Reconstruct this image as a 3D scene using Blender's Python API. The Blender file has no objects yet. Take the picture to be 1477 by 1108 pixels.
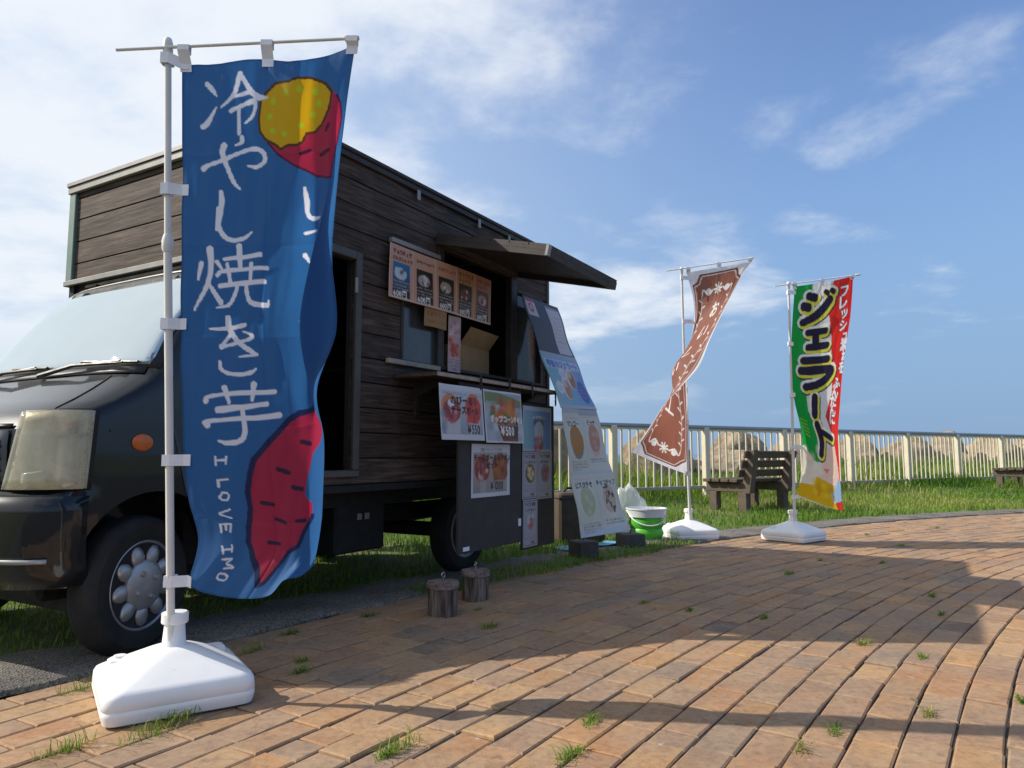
import bpy, bmesh, math, random
import numpy as np
from mathutils import Vector, Matrix, Euler
R = math.radians
random.seed(7); rng = np.random.default_rng(11)
sc = bpy.context.scene
col = sc.collection

# ------------------------------------------------------------------ camera
cam = bpy.data.cameras.new('camera'); camo = bpy.data.objects.new('camera', cam); col.objects.link(camo)
cam.sensor_width = 36; cam.lens = 36*1045/1477
cam.clip_start = .05; cam.clip_end = 20000
camo.location = (0, 0, .78); camo.rotation_euler = (R(90+5.52), 0, 0)
sc.camera = camo

# ------------------------------------------------------------------ light
SUN_EL, SUN_AZ = 38.0, -87.5            # azimuth clockwise from +Y: the sun stands to the left
world = bpy.data.worlds.new('World'); sc.world = world; world.use_nodes = True
nt = world.node_tree; N = nt.nodes; Lk = nt.links
for n in list(N): N.remove(n)
def nd(t, **k):
    n = N.new(t)
    for a, b in k.items(): setattr(n, a, b)
    return n
wo = nd('ShaderNodeOutputWorld'); bg = nd('ShaderNodeBackground')
sky = nd('ShaderNodeTexSky', sky_type='NISHITA'); sky.sun_disc = False
sky.sun_elevation = R(SUN_EL); sky.sun_rotation = R(SUN_AZ)
sky.air_density = 1.2; sky.dust_density = .7; sky.ozone_density = 3.0; sky.altitude = 5
tc = nd('ShaderNodeTexCoord'); sep = nd('ShaderNodeSeparateXYZ'); Lk.new(tc.outputs['Generated'], sep.inputs[0])
def mth(op, a, b=None, c=None):
    m = nd('ShaderNodeMath', operation=op)
    for i, v in enumerate((a, b, c)):
        if v is None: continue
        if isinstance(v, (int, float)): m.inputs[i].default_value = v
        else: Lk.new(v, m.inputs[i])
    return m.outputs[0]
CLOUD_OFF = (3.1, 7.7, 0)
# clouds lie on a flat layer: direction / (height + eps)
zz = mth('ADD', mth('MAXIMUM', sep.outputs[2], 0.0), .16)
cv = nd('ShaderNodeCombineXYZ'); Lk.new(mth('DIVIDE', sep.outputs[0], zz), cv.inputs[0]); Lk.new(mth('DIVIDE', sep.outputs[1], zz), cv.inputs[1])
def noise(scale, det, rough, off, dist=0.0):
    mp = nd('ShaderNodeMapping'); mp.inputs['Location'].default_value = off; Lk.new(cv.outputs[0], mp.inputs['Vector'])
    n = nd('ShaderNodeTexNoise'); n.inputs['Scale'].default_value = scale; n.inputs['Detail'].default_value = det
    n.inputs['Roughness'].default_value = rough; n.inputs['Distortion'].default_value = dist
    Lk.new(mp.outputs[0], n.inputs['Vector']); return n.outputs[0]
n1 = noise(1.05, 8, .55, CLOUD_OFF, .25); n2 = noise(3.4, 8, .62, (1.0, 4.0, 2.0), .3)
# cloud bank thicker towards the sun side of the sky
side = mth('MULTIPLY', sep.outputs[0], -1.0)
den = mth('ADD', mth('ADD', mth('MULTIPLY', n1, 1.0), mth('MULTIPLY', n2, .34)), mth('MULTIPLY', side, .30))
mr = nd('ShaderNodeMapRange', interpolation_type='SMOOTHSTEP'); Lk.new(den, mr.inputs[0])
mr.inputs[1].default_value = .565; mr.inputs[2].default_value = .83; mr.inputs[3].default_value = 0; mr.inputs[4].default_value = .92
lowf = nd('ShaderNodeMapRange', interpolation_type='SMOOTHSTEP'); Lk.new(sep.outputs[2], lowf.inputs[0]); lowf.inputs[1].default_value = .02; lowf.inputs[2].default_value = .19
# thin bright haze towards the sun side, everywhere along that half of the sky
hz = nd('ShaderNodeMapRange', interpolation_type='SMOOTHSTEP'); Lk.new(side, hz.inputs[0]); hz.inputs[1].default_value = -.45; hz.inputs[2].default_value = .75; hz.inputs[3].default_value = 0; hz.inputs[4].default_value = .72
skyg = nd('ShaderNodeMix', data_type='RGBA', blend_type='MULTIPLY'); skyg.inputs[0].default_value = 1; Lk.new(sky.outputs[0], skyg.inputs[6]); skyg.inputs[7].default_value = (1.0, 1.05, 1.22, 1)
lo = nd('ShaderNodeMapRange', interpolation_type='SMOOTHSTEP'); Lk.new(sep.outputs[2], lo.inputs[0]); lo.inputs[1].default_value = .55; lo.inputs[2].default_value = 0; lo.inputs[3].default_value = 0; lo.inputs[4].default_value = .93
mar = nd('ShaderNodeMix', data_type='RGBA'); Lk.new(lo.outputs[0], mar.inputs[0]); Lk.new(skyg.outputs[2], mar.inputs[6]); mar.inputs[7].default_value = (1.55, 2.6, 4.2, 1)   # sea haze low in the sky
hm = nd('ShaderNodeMix', data_type='RGBA'); Lk.new(hz.outputs[0], hm.inputs[0]); Lk.new(mar.outputs[2], hm.inputs[6]); hm.inputs[7].default_value = (4.6, 5.3, 6.0, 1)
cl = nd('ShaderNodeMix', data_type='RGBA'); Lk.new(mth('MULTIPLY', mr.outputs[0], lowf.outputs[0]), cl.inputs[0])
Lk.new(hm.outputs[2], cl.inputs[6]); cl.inputs[7].default_value = (6.0, 6.3, 6.7, 1)
Lk.new(cl.outputs[2], bg.inputs[0]); bg.inputs[1].default_value = .135
Lk.new(bg.outputs[0], wo.inputs[0])

sun = bpy.data.lights.new('sun', 'SUN'); suno = bpy.data.objects.new('sun', sun); col.objects.link(suno)
sun.energy = 5.0; sun.angle = R(.53); sun.color = (1, .93, .82)
ldir = Vector((-math.sin(R(SUN_AZ))*math.cos(R(SUN_EL)), -math.cos(R(SUN_AZ))*math.cos(R(SUN_EL)), -math.sin(R(SUN_EL))))
suno.rotation_euler = ldir.to_track_quat('-Z', 'Y').to_euler(); suno.location = (-20, 0, 20)
sc.view_settings.view_transform = 'Standard'; sc.view_settings.look = 'None'
sc.view_settings.exposure = 0.14; sc.view_settings.gamma = 1; sc.view_settings.use_curve_mapping = False
# ------------------------------------------------------------------ helpers
def lin(c):
    if isinstance(c, str):
        c = c.lstrip('#'); c = [int(c[i:i+2], 16)/255 for i in (0, 2, 4)]
    return np.array([v/12.92 if v <= .04045 else ((v+.055)/1.055)**2.4 for v in c])
MATS = {}
class NT:
    def __init__(s, name):
        s.m = bpy.data.materials.new(name); s.m.use_nodes = True; s.t = s.m.node_tree
        s.b = s.t.nodes['Principled BSDF']; s.o = s.t.nodes['Material Output']
    def n(s, t, **k):
        x = s.t.nodes.new(t)
        for a, b in k.items(): setattr(x, a, b)
        return x
    def l(s, a, b): s.t.links.new(a, b)
    def coord(s, kind='Object', scale=(1, 1, 1), loc=(0, 0, 0)):
        c = s.n('ShaderNodeTexCoord'); m = s.n('ShaderNodeMapping'); s.l(c.outputs[kind], m.inputs[0])
        m.inputs['Scale'].default_value = scale; m.inputs['Location'].default_value = loc; return m.outputs[0]
    def noise(s, vec, scale=5, det=4, rough=.55, dist=0):
        x = s.n('ShaderNodeTexNoise'); s.l(vec, x.inputs['Vector'])
        x.inputs['Scale'].default_value = scale; x.inputs['Detail'].default_value = det; x.inputs['Roughness'].default_value = rough; x.inputs['Distortion'].default_value = dist
        return x.outputs[0]
    def ramp(s, v, stops):
        x = s.n('ShaderNodeValToRGB'); s.l(v, x.inputs[0]); e = x.color_ramp.elements
        while len(e) < len(stops): e.new(.5)
        for i, (p, c) in enumerate(stops): e[i].position = p; e[i].color = (*c, 1) if len(c) == 3 else c
        return x.outputs[0]
    def mix(s, f, a, b, mode='MIX'):
        x = s.n('ShaderNodeMix', data_type='RGBA', blend_type=mode)
        for i, v in ((0, f), (6, a), (7, b)):
            if hasattr(v, 'is_linked'): s.l(v, x.inputs[i])
            else: x.inputs[i].default_value = v if i == 0 else (*v, 1)
        return x.outputs[2]
    def math(s, op, a, b=0):
        x = s.n('ShaderNodeMath', operation=op)
        for i, v in ((0, a), (1, b)):
            if hasattr(v, 'is_linked'): s.l(v, x.inputs[i])
            else: x.inputs[i].default_value = v
        return x.outputs[0]
    def bump(s, h, strength=.3, dist=.01):
        x = s.n('ShaderNodeBump'); x.inputs['Strength'].default_value = strength; x.inputs['Distance'].default_value = dist
        s.l(h, x.inputs['Height']); s.l(x.outputs[0], s.b.inputs['Normal'])
    def color(s, v):
        if hasattr(v, 'is_linked'): s.l(v, s.b.inputs['Base Color'])
        else: s.b.inputs['Base Color'].default_value = (*v, 1)
    def set(s, **k):
        for a, v in k.items(): s.b.inputs[a.replace('_', ' ')].default_value = v
        return s
def plain(name, c, rough=.5, metal=0, var=.18, scale=8, bump=0, spec=.5):
    """base colour broken up by two scales of noise, with a little roughness wear"""
    q = NT(name); c = np.array(c, float); v = q.coord()
    a = q.noise(v, scale, 5, .6)
    q.color(q.ramp(a, [(.3, tuple(c*(1-var))), (.7, tuple(np.minimum(c*(1+var*.6), 1)))]))
    q.set(Metallic=metal, Specular_IOR_Level=spec)
    rr = q.ramp(q.noise(v, scale*2.3, 3), [(.3, (max(rough-.07, .02),)*3), (.7, (min(rough+.1, 1),)*3)]); q.l(rr, q.b.inputs['Roughness'])
    if bump: q.bump(q.noise(v, scale*6, 4), bump, .004)
    MATS[name] = q.m; return q.m

def link(o, parent=None):
    col.objects.link(o)
    if parent is not None: o.parent = parent
    return o
def tag(o, label=None, cat=None, group=None, kind=None):
    for k, v in (('label', label), ('category', cat), ('group', group), ('kind', kind)):
        if v: o[k] = v
    return o
def empty(name, loc=(0, 0, 0), rz=0, **k):
    o = bpy.data.objects.new(name, None); o.location = loc; o.rotation_euler = (0, 0, rz); o.empty_display_size = .1
    col.objects.link(o); tag(o, **k); return o
def smooth(me, ang=40):
    me.shade_smooth()
    try: me.set_sharp_from_angle(angle=R(ang))
    except Exception: pass
def mesh(name, verts, faces, mat, parent=None, sm=None, loc=None):
    me = bpy.data.meshes.new(name); me.from_pydata([tuple(map(float, v)) for v in verts], [], faces); me.update()
    if mat: me.materials.append(mat)
    o = bpy.data.objects.new(name, me); link(o, parent)
    if sm: smooth(me, sm)
    if loc is not None: o.location = loc
    return o
class MB:
    """collects simple solids into one bmesh"""
    def __init__(s): s.b = bmesh.new()
    def box(s, lo, hi, bev=0, M=None, seg=1):
        lo, hi = Vector(lo), Vector(hi); r = bmesh.ops.create_cube(s.b, size=1)['verts']
        for v in r: v.co = Vector(((v.co[i]+.5)*(hi[i]-lo[i])+lo[i] for i in range(3)))
        if bev:
            es = list({e for v in r for e in v.link_edges})
            g = bmesh.ops.bevel(s.b, geom=es, offset=bev, segments=seg, affect='EDGES', profile=.6); r = list({v for f in g['faces'] for v in f.verts} | {v for v in r if v.is_valid})
        if M is not None:
            for v in r: v.co = M @ v.co
        return s
    def cyl(s, a, b, r0, r1=None, n=14, cap=True):
        a, b = Vector(a), Vector(b); r1 = r0 if r1 is None else r1; d = b-a
        q = d.to_track_quat('Z', 'Y').to_matrix().to_4x4(); M = Matrix.Translation((a+b)/2) @ q
        bmesh.ops.create_cone(s.b, cap_ends=cap, segments=n, radius1=r0, radius2=r1, depth=d.length, matrix=M); return s
    def tube(s, pts, r, n=8):
        pts = [Vector(p) for p in pts]; rs = r if isinstance(r, (list, tuple)) else [r]*len(pts); rings = []
        up = Vector((0, 0, 1))
        for i, p in enumerate(pts):
            t = (pts[min(i+1, len(pts)-1)]-pts[max(i-1, 0)]).normalized()
            u = t.cross(up); u = u if u.length > .05 else t.cross(Vector((0, 1, 0))); u.normalize(); w = t.cross(u)
            rings.append([s.b.verts.new(p+rs[i]*(math.cos(2*math.pi*k/n)*u+math.sin(2*math.pi*k/n)*w)) for k in range(n)])
        for A, B in zip(rings, rings[1:]):
            for k in range(n): s.b.faces.new((A[k], A[(k+1) % n], B[(k+1) % n], B[k]))
        s.b.faces.new(rings[0][::-1]); s.b.faces.new(rings[-1]); return s
    def lathe(s, prof, n=28, M=None, ax='Z'):
        rings = []
        for r, z in prof:
            ring = []
            for k in range(n):
                a = 2*math.pi*k/n; p = Vector((r*math.cos(a), r*math.sin(a), z))
                if ax == 'Y': p = Vector((p.x, p.z, -p.y))
                ring.append(s.b.verts.new(M @ p if M is not None else p))
            rings.append(ring)
        for A, B in zip(rings, rings[1:]):
            for k in range(n): s.b.faces.new((A[k], A[(k+1) % n], B[(k+1) % n], B[k]))
        s.b.faces.new(rings[0][::-1]); s.b.faces.new(rings[-1]); return s
    def prism(s, poly, d0, d1, axis=1):
        """extrude a 2-D polygon (list of pairs) between d0 and d1 along axis"""
        def P(a, b, d):
            return {0: (d, a, b), 1: (a, d, b), 2: (a, b, d)}[axis]
        A = [s.b.verts.new(P(a, b, d0)) for a, b in poly]; B = [s.b.verts.new(P(a, b, d1)) for a, b in poly]; n = len(poly)
        s.b.faces.new(A); s.b.faces.new(B[::-1])
        for i in range(n): s.b.faces.new((A[i], B[i], B[(i+1) % n], A[(i+1) % n]))
        return s
    def build(s, name, mat, parent=None, sm=35, loc=None):
        bmesh.ops.recalc_face_normals(s.b, faces=s.b.faces); me = bpy.data.meshes.new(name); s.b.to_mesh(me); s.b.free()
        if mat: me.materials.append(mat)
        if sm: smooth(me, sm)
        o = bpy.data.objects.new(name, me); link(o, parent)
        if loc is not None: o.location = loc
        return o
def inst(name, me, parent, loc=(0, 0, 0), rot=(0, 0, 0), scale=None):
    o = bpy.data.objects.new(name, me); link(o, parent); o.location = loc; o.rotation_euler = rot
    if scale: o.scale = scale
    return o
def copy_tree(o, parent=None):
    c = o.copy(); col.objects.link(c); c.parent = parent
    for ch in o.children: copy_tree(ch, c)
    return c

# ------------------------------------------------------------------ flat print: colours worked out per point of a fine sheet
GLY = {}
def glyph(ch):
    if ch not in GLY:
        cu = bpy.data.curves.new('glyph', 'FONT'); cu.body = ch; cu.size = 1; cu.resolution_u = 4
        o = bpy.data.objects.new('glyph', cu); col.objects.link(o)
        me = o.to_mesh(); me.calc_loop_triangles()
        v = np.array([p.co[:2] for p in me.vertices]).reshape(-1, 2); t = np.array([k.vertices[:] for k in me.loop_triangles], int).reshape(-1, 3)
        o.to_mesh_clear(); bpy.data.objects.remove(o); bpy.data.curves.remove(cu); GLY[ch] = (v, t)
    return GLY[ch]
class Canvas:
    """w x h metres (or any unit), y down from the top; ppu points per unit"""
    def __init__(s, w, h, ppu, bgc):
        s.w, s.h, s.k = w, h, ppu; s.W, s.H = max(int(round(w*ppu)), 2), max(int(round(h*ppu)), 2)
        s.a = np.empty((s.H, s.W, 3)); s.a[:] = lin(bgc)
    def _box(s, x0, y0, x1, y1):
        i0, i1 = max(int(x0*s.k)-2, 0), min(int(x1*s.k)+3, s.W); j0, j1 = max(int(y0*s.k)-2, 0), min(int(y1*s.k)+3, s.H)
        if i0 >= i1 or j0 >= j1: return None
        X, Y = np.meshgrid((np.arange(i0, i1)+.5)/s.k, (np.arange(j0, j1)+.5)/s.k); return slice(j0, j1), slice(i0, i1), X, Y
    def _put(s, sl, cov, c):
        A = s.a[sl[0], sl[1]]; A += (lin(c)-A)*np.clip(cov, 0, 1)[..., None]
    def rect(s, x0, y0, x1, y1, c, op=1):
        q = s._box(x0, y0, x1, y1)
        if q is None: return s
        X, Y = q[2:]; s._put(q, op*np.clip(np.minimum(np.minimum(X-x0, x1-X), np.minimum(Y-y0, y1-Y))*s.k+.5, 0, 1), c); return s
    def grad(s, x0, y0, x1, y1, c0, c1, ax=1):
        q = s._box(x0, y0, x1, y1); X, Y = q[2:]; t = np.clip((Y-y0)/(y1-y0) if ax else (X-x0)/(x1-x0), 0, 1)[..., None]
        m = ((X > x0) & (X < x1) & (Y > y0) & (Y < y1))[..., None]; A = s.a[q[0], q[1]]; A[:] = np.where(m, lin(c0)*(1-t)+lin(c1)*t, A); return s
    def ell(s, cx, cy, rx, ry, c, op=1, soft=0):
        q = s._box(cx-rx, cy-ry, cx+rx, cy+ry)
        if q is None: return s
        X, Y = q[2:]; d = np.sqrt(((X-cx)/rx)**2+((Y-cy)/ry)**2)
        s._put(q, op*((1-d)/soft if soft else (1-d)*min(rx, ry)*s.k+.5), c); return s
    def poly(s, pts, c, op=1):
        P = np.array(pts, float); q = s._box(*P.min(0), *P.max(0))
        if q is None: return s
        cov = 0
        for ox, oy in ((-.25, -.25), (.25, -.25), (-.25, .25), (.25, .25)):
            X, Y = q[2]+ox/s.k, q[3]+oy/s.k; ins = np.zeros(X.shape, bool)
            for (xa, ya), (xb, yb) in zip(P, np.roll(P, -1, 0)):
                if ya == yb: continue
                cr = ((ya > Y) != (yb > Y)) & (X < (xb-xa)*(Y-ya)/(yb-ya)+xa); ins ^= cr
            cov = cov+ins*.25
        s._put(q, cov*op, c); return s
    def stroke(s, pts, w, c, op=1, aspect=None):
        P = np.array(pts, float); w = np.full(len(P), w) if np.isscalar(w) else np.array(w, float); m = w.max()
        q = s._box(*(P.min(0)-m), *(P.max(0)+m))
        if q is None: return s
        X, Y = q[2:]; best = np.full(X.shape, -1e9)
        for (a, b, wa, wb) in zip(P, P[1:], w, w[1:]):
            d = b-a; L = max((d**2).sum(), 1e-12); t = np.clip(((X-a[0])*d[0]+(Y-a[1])*d[1])/L, 0, 1)
            best = np.maximum(best, (wa+(wb-wa)*t)/2-np.hypot(X-a[0]-t*d[0], Y-a[1]-t*d[1]))
        s._put(q, op*(best*s.k+.5), c); return s
    def curve(s, pts, w, c, n=6):
        P = np.array(pts, float)
        if len(P) > 2:
            Q = np.vstack([2*P[0]-P[1], P, 2*P[-1]-P[-2]]); o = []; ww = []
            w = np.full(len(P), w) if np.isscalar(w) else np.array(w, float)
            for i in range(len(P)-1):
                p0, p1, p2, p3 = Q[i:i+4]
                for t in np.arange(n)/n:
                    o.append(.5*((2*p1)+(-p0+p2)*t+(2*p0-5*p1+4*p2-p3)*t*t+(-p0+3*p1-3*p2+p3)*t**3)); ww.append(w[i]*(1-t)+w[i+1]*t)
            o.append(P[-1]); ww.append(w[-1]); return s.stroke(o, ww, c)
        return s.stroke(P, w, c)
    def text(s, st, x, y, size, c, adv=None, vert=False, sx=1, bold=0, op=1):
        """x,y = lower left of the first character's cell"""
        for ch in st:
            if ch != ' ':
                v, t = glyph(ch)
                offs = [(0, 0)] if not bold else [(-bold, 0), (bold, 0), (0, bold), (0, -bold)]
                for ox, oy in offs:
                    if len(v): s._tris(np.c_[x+ox+v[:, 0]*size*sx, y+oy-v[:, 1]*size], t, c, op)
                wd = (v[:, 0].max()*1.12+.06 if len(v) else .4) if ord(ch) < 256 else 1.0
            else: wd = .35
            if vert: y += (adv or size)
            else: x += (adv or size*sx*wd)
        return s
    def _tris(s, P, T, c, op):
        q = s._box(*P.min(0), *P.max(0))
        if q is None: return
        cov = np.zeros(q[2].shape); e = .5/s.k
        for ox, oy in ((-.5, -.5), (.5, -.5), (-.5, .5), (.5, .5)):
            X, Y = q[2]+ox*e, q[3]+oy*e; ins = np.zeros(X.shape, bool)
            for a, b, d in P[T]:
                i0, i1 = np.searchsorted(X[0], [min(a[0], b[0], d[0]), max(a[0], b[0], d[0])]); j0, j1 = np.searchsorted(Y[:, 0], [min(a[1], b[1], d[1]), max(a[1], b[1], d[1])])
                if i0 == i1 or j0 == j1: continue
                x, y = X[j0:j1, i0:i1], Y[j0:j1, i0:i1]
                f = lambda p, r: (r[0]-p[0])*(y-p[1])-(r[1]-p[1])*(x-p[0])
                u, v, w = f(a, b), f(b, d), f(d, a); ins[j0:j1, i0:i1] |= ((u >= 0) & (v >= 0) & (w >= 0)) | ((u <= 0) & (v <= 0) & (w <= 0))
            cov += ins*.25
        s._put(q, cov*op, c)
    def squig(s, x0, x1, y, hgt, c, seed=0, op=.9):
        """a line of print too small to read"""
        r = np.random.default_rng(seed); x = x0
        while x < x1:
            k = hgt*r.uniform(.5, 1.0); s.rect(x, y-hgt*r.uniform(.4, 1), min(x+k*.75, x1), y, c, op*r.uniform(.5, 1)); x += hgt*r.uniform(.8, 1.15)
        return s
    def blotch(s, x0, y0, x1, y1, cs, n, r0, r1, seed=0, op=.8):
        r = np.random.default_rng(seed)
        for i in range(n): s.ell(r.uniform(x0, x1), r.uniform(y0, y1), r.uniform(r0, r1), r.uniform(r0, r1), cs[i % len(cs)], op, .6)
        return s
def catmull(P, t):
    n = len(P); i = np.clip(np.floor(t).astype(int), 0, n-2); f = (t-i)[(...,)+(None,)*(P.ndim-1)]
    p0, p1, p2, p3 = P[np.maximum(i-1, 0)], P[i], P[i+1], P[np.minimum(i+2, n-1)]
    return .5*((2*p1)+(-p0+p2)*f+(2*p0-5*p1+4*p2-p3)*f**2+(-p0+3*p1-3*p2+p3)*f**3)
def printed(name, XYZ, cv, mat, parent=None, loc=None, thick=0):
    """XYZ: (ny,nx,3) grid, top row first; cv: canvas, sampled at the grid points"""
    ny, nx = XYZ.shape[:2]
    V = XYZ.reshape(-1, 3); i = np.arange((ny-1)*(nx-1)); r, c = i//(nx-1), i % (nx-1); a = r*nx+c
    F = np.stack([a, a+nx, a+nx+1, a+1], 1)
    me = bpy.data.meshes.new(name); me.vertices.add(len(V)); me.vertices.foreach_set('co', V.astype('f').ravel())
    me.loops.add(F.size); me.loops.foreach_set('vertex_index', F.astype('i').ravel()); me.polygons.add(len(F))
    me.polygons.foreach_set('loop_start', (np.arange(len(F))*4).astype('i')); me.update(calc_edges=True); me.validate()
    yy = np.clip(np.linspace(0, cv.H-1, ny).round().astype(int), 0, cv.H-1); xx = np.clip(np.linspace(0, cv.W-1, nx).round().astype(int), 0, cv.W-1)
    C = np.ones((ny*nx, 4), 'f'); C[:, :3] = cv.a[yy][:, xx].reshape(-1, 3)
    at = me.color_attributes.new('print', 'FLOAT_COLOR', 'POINT'); at.data.foreach_set('color', C.ravel())
    me.materials.append(mat); me.shade_smooth()
    o = bpy.data.objects.new(name, me); link(o, parent)
    if loc is not None: o.location = loc
    if thick: m = o.modifiers.new('thickness', 'SOLIDIFY'); m.thickness = thick; m.offset = -1
    return o
def cloth_mat(name, trans=.35, rough=.6):
    q = NT(name); a = q.n('ShaderNodeVertexColor', layer_name='print'); v = q.coord('Object', (1, 1, 1))
    w = q.noise(v, 420, 2, .6); cc = q.mix(.16, a.outputs[0], q.ramp(w, [(.35, (.55,)*3), (.65, (1,)*3)]), 'MULTIPLY'); q.color(cc)
    q.set(Roughness=rough, Specular_IOR_Level=.35, Sheen_Weight=.1)
    q.bump(q.noise(v, 38, 3, .55, .6), .12, .004)
    if trans:
        t = q.n('ShaderNodeBsdfTranslucent'); q.l(cc, t.inputs[0]); m = q.n('ShaderNodeMixShader'); m.inputs[0].default_value = trans
        q.l(q.b.outputs[0], m.inputs[1]); q.l(t.outputs[0], m.inputs[2]); q.l(m.outputs[0], q.o.inputs[0])
    return q.m
M_CLOTH = cloth_mat('printed_polyester', .5); M_PAPER = cloth_mat('printed_paper', .12, .45)
# ---- cloth shapes (metres from each flag base) and print artwork (cloth u,v)
F1={"base":[-1.092,2.41,0.0],"U":[0,0.22,0.44,0.66,0.78,0.87,1.0],"V":[0,0.11,0.24,0.36,0.49,0.6,0.7,0.8,0.9,1.0],"G":[[[0.038,-0.207,2.02],[0.166,-0.216,2.015],[0.281,-0.208,2.035],[0.393,-0.227,2.022],[0.458,-0.208,2.038],[0.518,-0.2,2.056],[0.593,-0.213,2.077]],[[0.039,-0.187,1.831],[0.169,-0.206,1.822],[0.286,-0.202,1.829],[0.4,-0.217,1.828],[0.46,-0.198,1.842],[0.511,-0.208,1.842],[0.562,-0.191,1.871]],[[0.037,-0.164,1.607],[0.169,-0.184,1.6],[0.291,-0.193,1.596],[0.407,-0.203,1.597],[0.469,-0.185,1.611],[0.519,-0.214,1.606],[0.53,-0.148,1.645]],[[0.034,-0.143,1.398],[0.164,-0.162,1.39],[0.286,-0.172,1.388],[0.392,-0.162,1.388],[0.458,-0.114,1.408],[0.467,-0.202,1.39],[0.512,-0.125,1.418]],[[0.031,-0.12,1.171],[0.155,-0.13,1.169],[0.273,-0.139,1.167],[0.373,-0.13,1.169],[0.439,-0.072,1.188],[0.432,-0.181,1.178],[0.523,-0.091,1.187]],[[0.035,-0.1,0.979],[0.163,-0.12,0.977],[0.285,-0.13,0.976],[0.39,-0.13,0.981],[0.436,-0.091,0.991],[0.451,-0.132,0.996],[0.456,-0.051,0.99]],[[0.039,-0.081,0.795],[0.171,-0.101,0.795],[0.296,-0.111,0.795],[0.408,-0.122,0.802],[0.46,-0.113,0.813],[0.475,-0.064,0.82],[0.464,0.015,0.828]],[[0.052,-0.055,0.631],[0.186,-0.084,0.627],[0.312,-0.104,0.621],[0.415,-0.114,0.622],[0.46,-0.104,0.628],[0.478,-0.055,0.631],[0.464,0.025,0.631]],[[0.078,-0.031,0.497],[0.206,-0.07,0.484],[0.324,-0.098,0.473],[0.408,-0.118,0.471],[0.448,-0.109,0.476],[0.468,-0.069,0.482],[0.458,0.0,0.484]],[[0.047,-0.037,0.362],[0.126,-0.054,0.337],[0.236,-0.084,0.328],[0.339,-0.125,0.344],[0.399,-0.171,0.398],[0.44,-0.141,0.405],[0.466,-0.084,0.428]]],"pole":[[-0.0,-0.019,0.183],[-0.008,-0.149,1.453],[-0.006,-0.213,2.086]],"bar":[[-0.165,-0.221,2.058],[0.606,-0.224,2.096]],"tabs":[[-0.007,-0.208,2.033],[-0.008,-0.166,1.62],[-0.009,-0.122,1.193],[-0.006,-0.078,0.76],[-0.002,-0.038,0.375]],"toptabs":[[0.051,-0.221,2.063],[0.315,-0.223,2.078],[0.584,-0.224,2.091]]}
F3={"base":[2.556,6.68,0.0],"U":[0,0.33,0.66,1.0],"V":[0,0.15,0.35,0.5,0.65,0.8,1.0],"G":[[[-0.03,-0.317,2.273],[0.118,-0.349,2.284],[0.32,-0.314,2.324],[0.495,-0.33,2.365]],[[-0.044,-0.275,1.973],[0.107,-0.314,1.966],[0.305,-0.288,1.996],[0.486,-0.264,2.038]],[[-0.05,-0.221,1.586],[0.086,-0.269,1.567],[0.259,-0.24,1.577],[0.45,-0.165,1.612]],[[-0.02,-0.178,1.277],[0.103,-0.226,1.261],[0.256,-0.216,1.261],[0.434,-0.099,1.283]],[[0.062,-0.115,0.967],[0.146,-0.183,0.953],[0.266,-0.192,0.946],[0.413,-0.072,0.95]],[[0.073,-0.074,0.674],[0.157,-0.142,0.656],[0.282,-0.139,0.638],[0.427,-0.037,0.623]],[[0.02,-0.056,0.399],[0.144,-0.099,0.352],[0.288,-0.092,0.302],[0.452,-0.017,0.266]]],"pole":[[0.004,-0.03,0.217],[-0.039,-0.182,1.308],[-0.086,-0.321,2.297]],"bar":[[-0.214,-0.327,2.271],[0.552,-0.341,2.374]],"tabs":[[-0.079,-0.309,2.218],[-0.062,-0.246,1.764],[-0.039,-0.182,1.308],[-0.019,-0.118,0.842],[0.001,-0.055,0.393]],"toptabs":[[-0.035,-0.33,2.295],[0.212,-0.334,2.326],[0.484,-0.34,2.362]]}
F2={"base":[1.65,6.86,0.0],"pole":[[0.004,-0.033,0.202],[-0.059,-0.225,1.383],[-0.108,-0.4,2.456]],"bar":[[-0.248,-0.406,2.435],[0.543,-0.426,2.552]],"U":[0,0.3,0.65,1.0],"V":[0,0.12,0.25,0.38,0.5,0.6,0.7,0.85,1.0],"G":[[[-0.063,-0.395,2.425],[0.102,-0.418,2.445],[0.324,-0.414,2.485],[0.528,-0.412,2.53]],[[-0.001,-0.353,2.229],[0.126,-0.421,2.221],[0.258,-0.467,2.255],[0.363,-0.491,2.281]],[[0.018,-0.308,2.013],[0.076,-0.422,1.979],[0.142,-0.525,1.997],[0.212,-0.581,2.036]],[[-0.014,-0.286,1.76],[-0.086,-0.42,1.721],[-0.028,-0.562,1.731],[0.06,-0.667,1.764]],[[-0.038,-0.255,1.508],[-0.199,-0.378,1.526],[-0.182,-0.555,1.566],[-0.047,-0.689,1.532]],[[-0.035,-0.22,1.287],[-0.196,-0.375,1.319],[-0.235,-0.554,1.377],[-0.192,-0.682,1.365]],[[-0.022,-0.174,1.066],[-0.166,-0.329,1.097],[-0.302,-0.509,1.162],[-0.344,-0.593,1.187]],[[-0.018,-0.132,0.812],[-0.168,-0.26,0.861],[-0.344,-0.394,0.946],[-0.457,-0.44,0.981]],[[-0.028,-0.097,0.595],[-0.194,-0.185,0.647],[-0.395,-0.248,0.724],[-0.565,-0.26,0.799]]],"tabs":[[-0.1,-0.387,2.376],[-0.075,-0.323,1.985],[-0.062,-0.256,1.572],[-0.029,-0.174,1.066],[-0.009,-0.098,0.601]],"toptabs":[[-0.047,-0.41,2.46],[0.229,-0.417,2.503],[0.512,-0.423,2.54]]}
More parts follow.
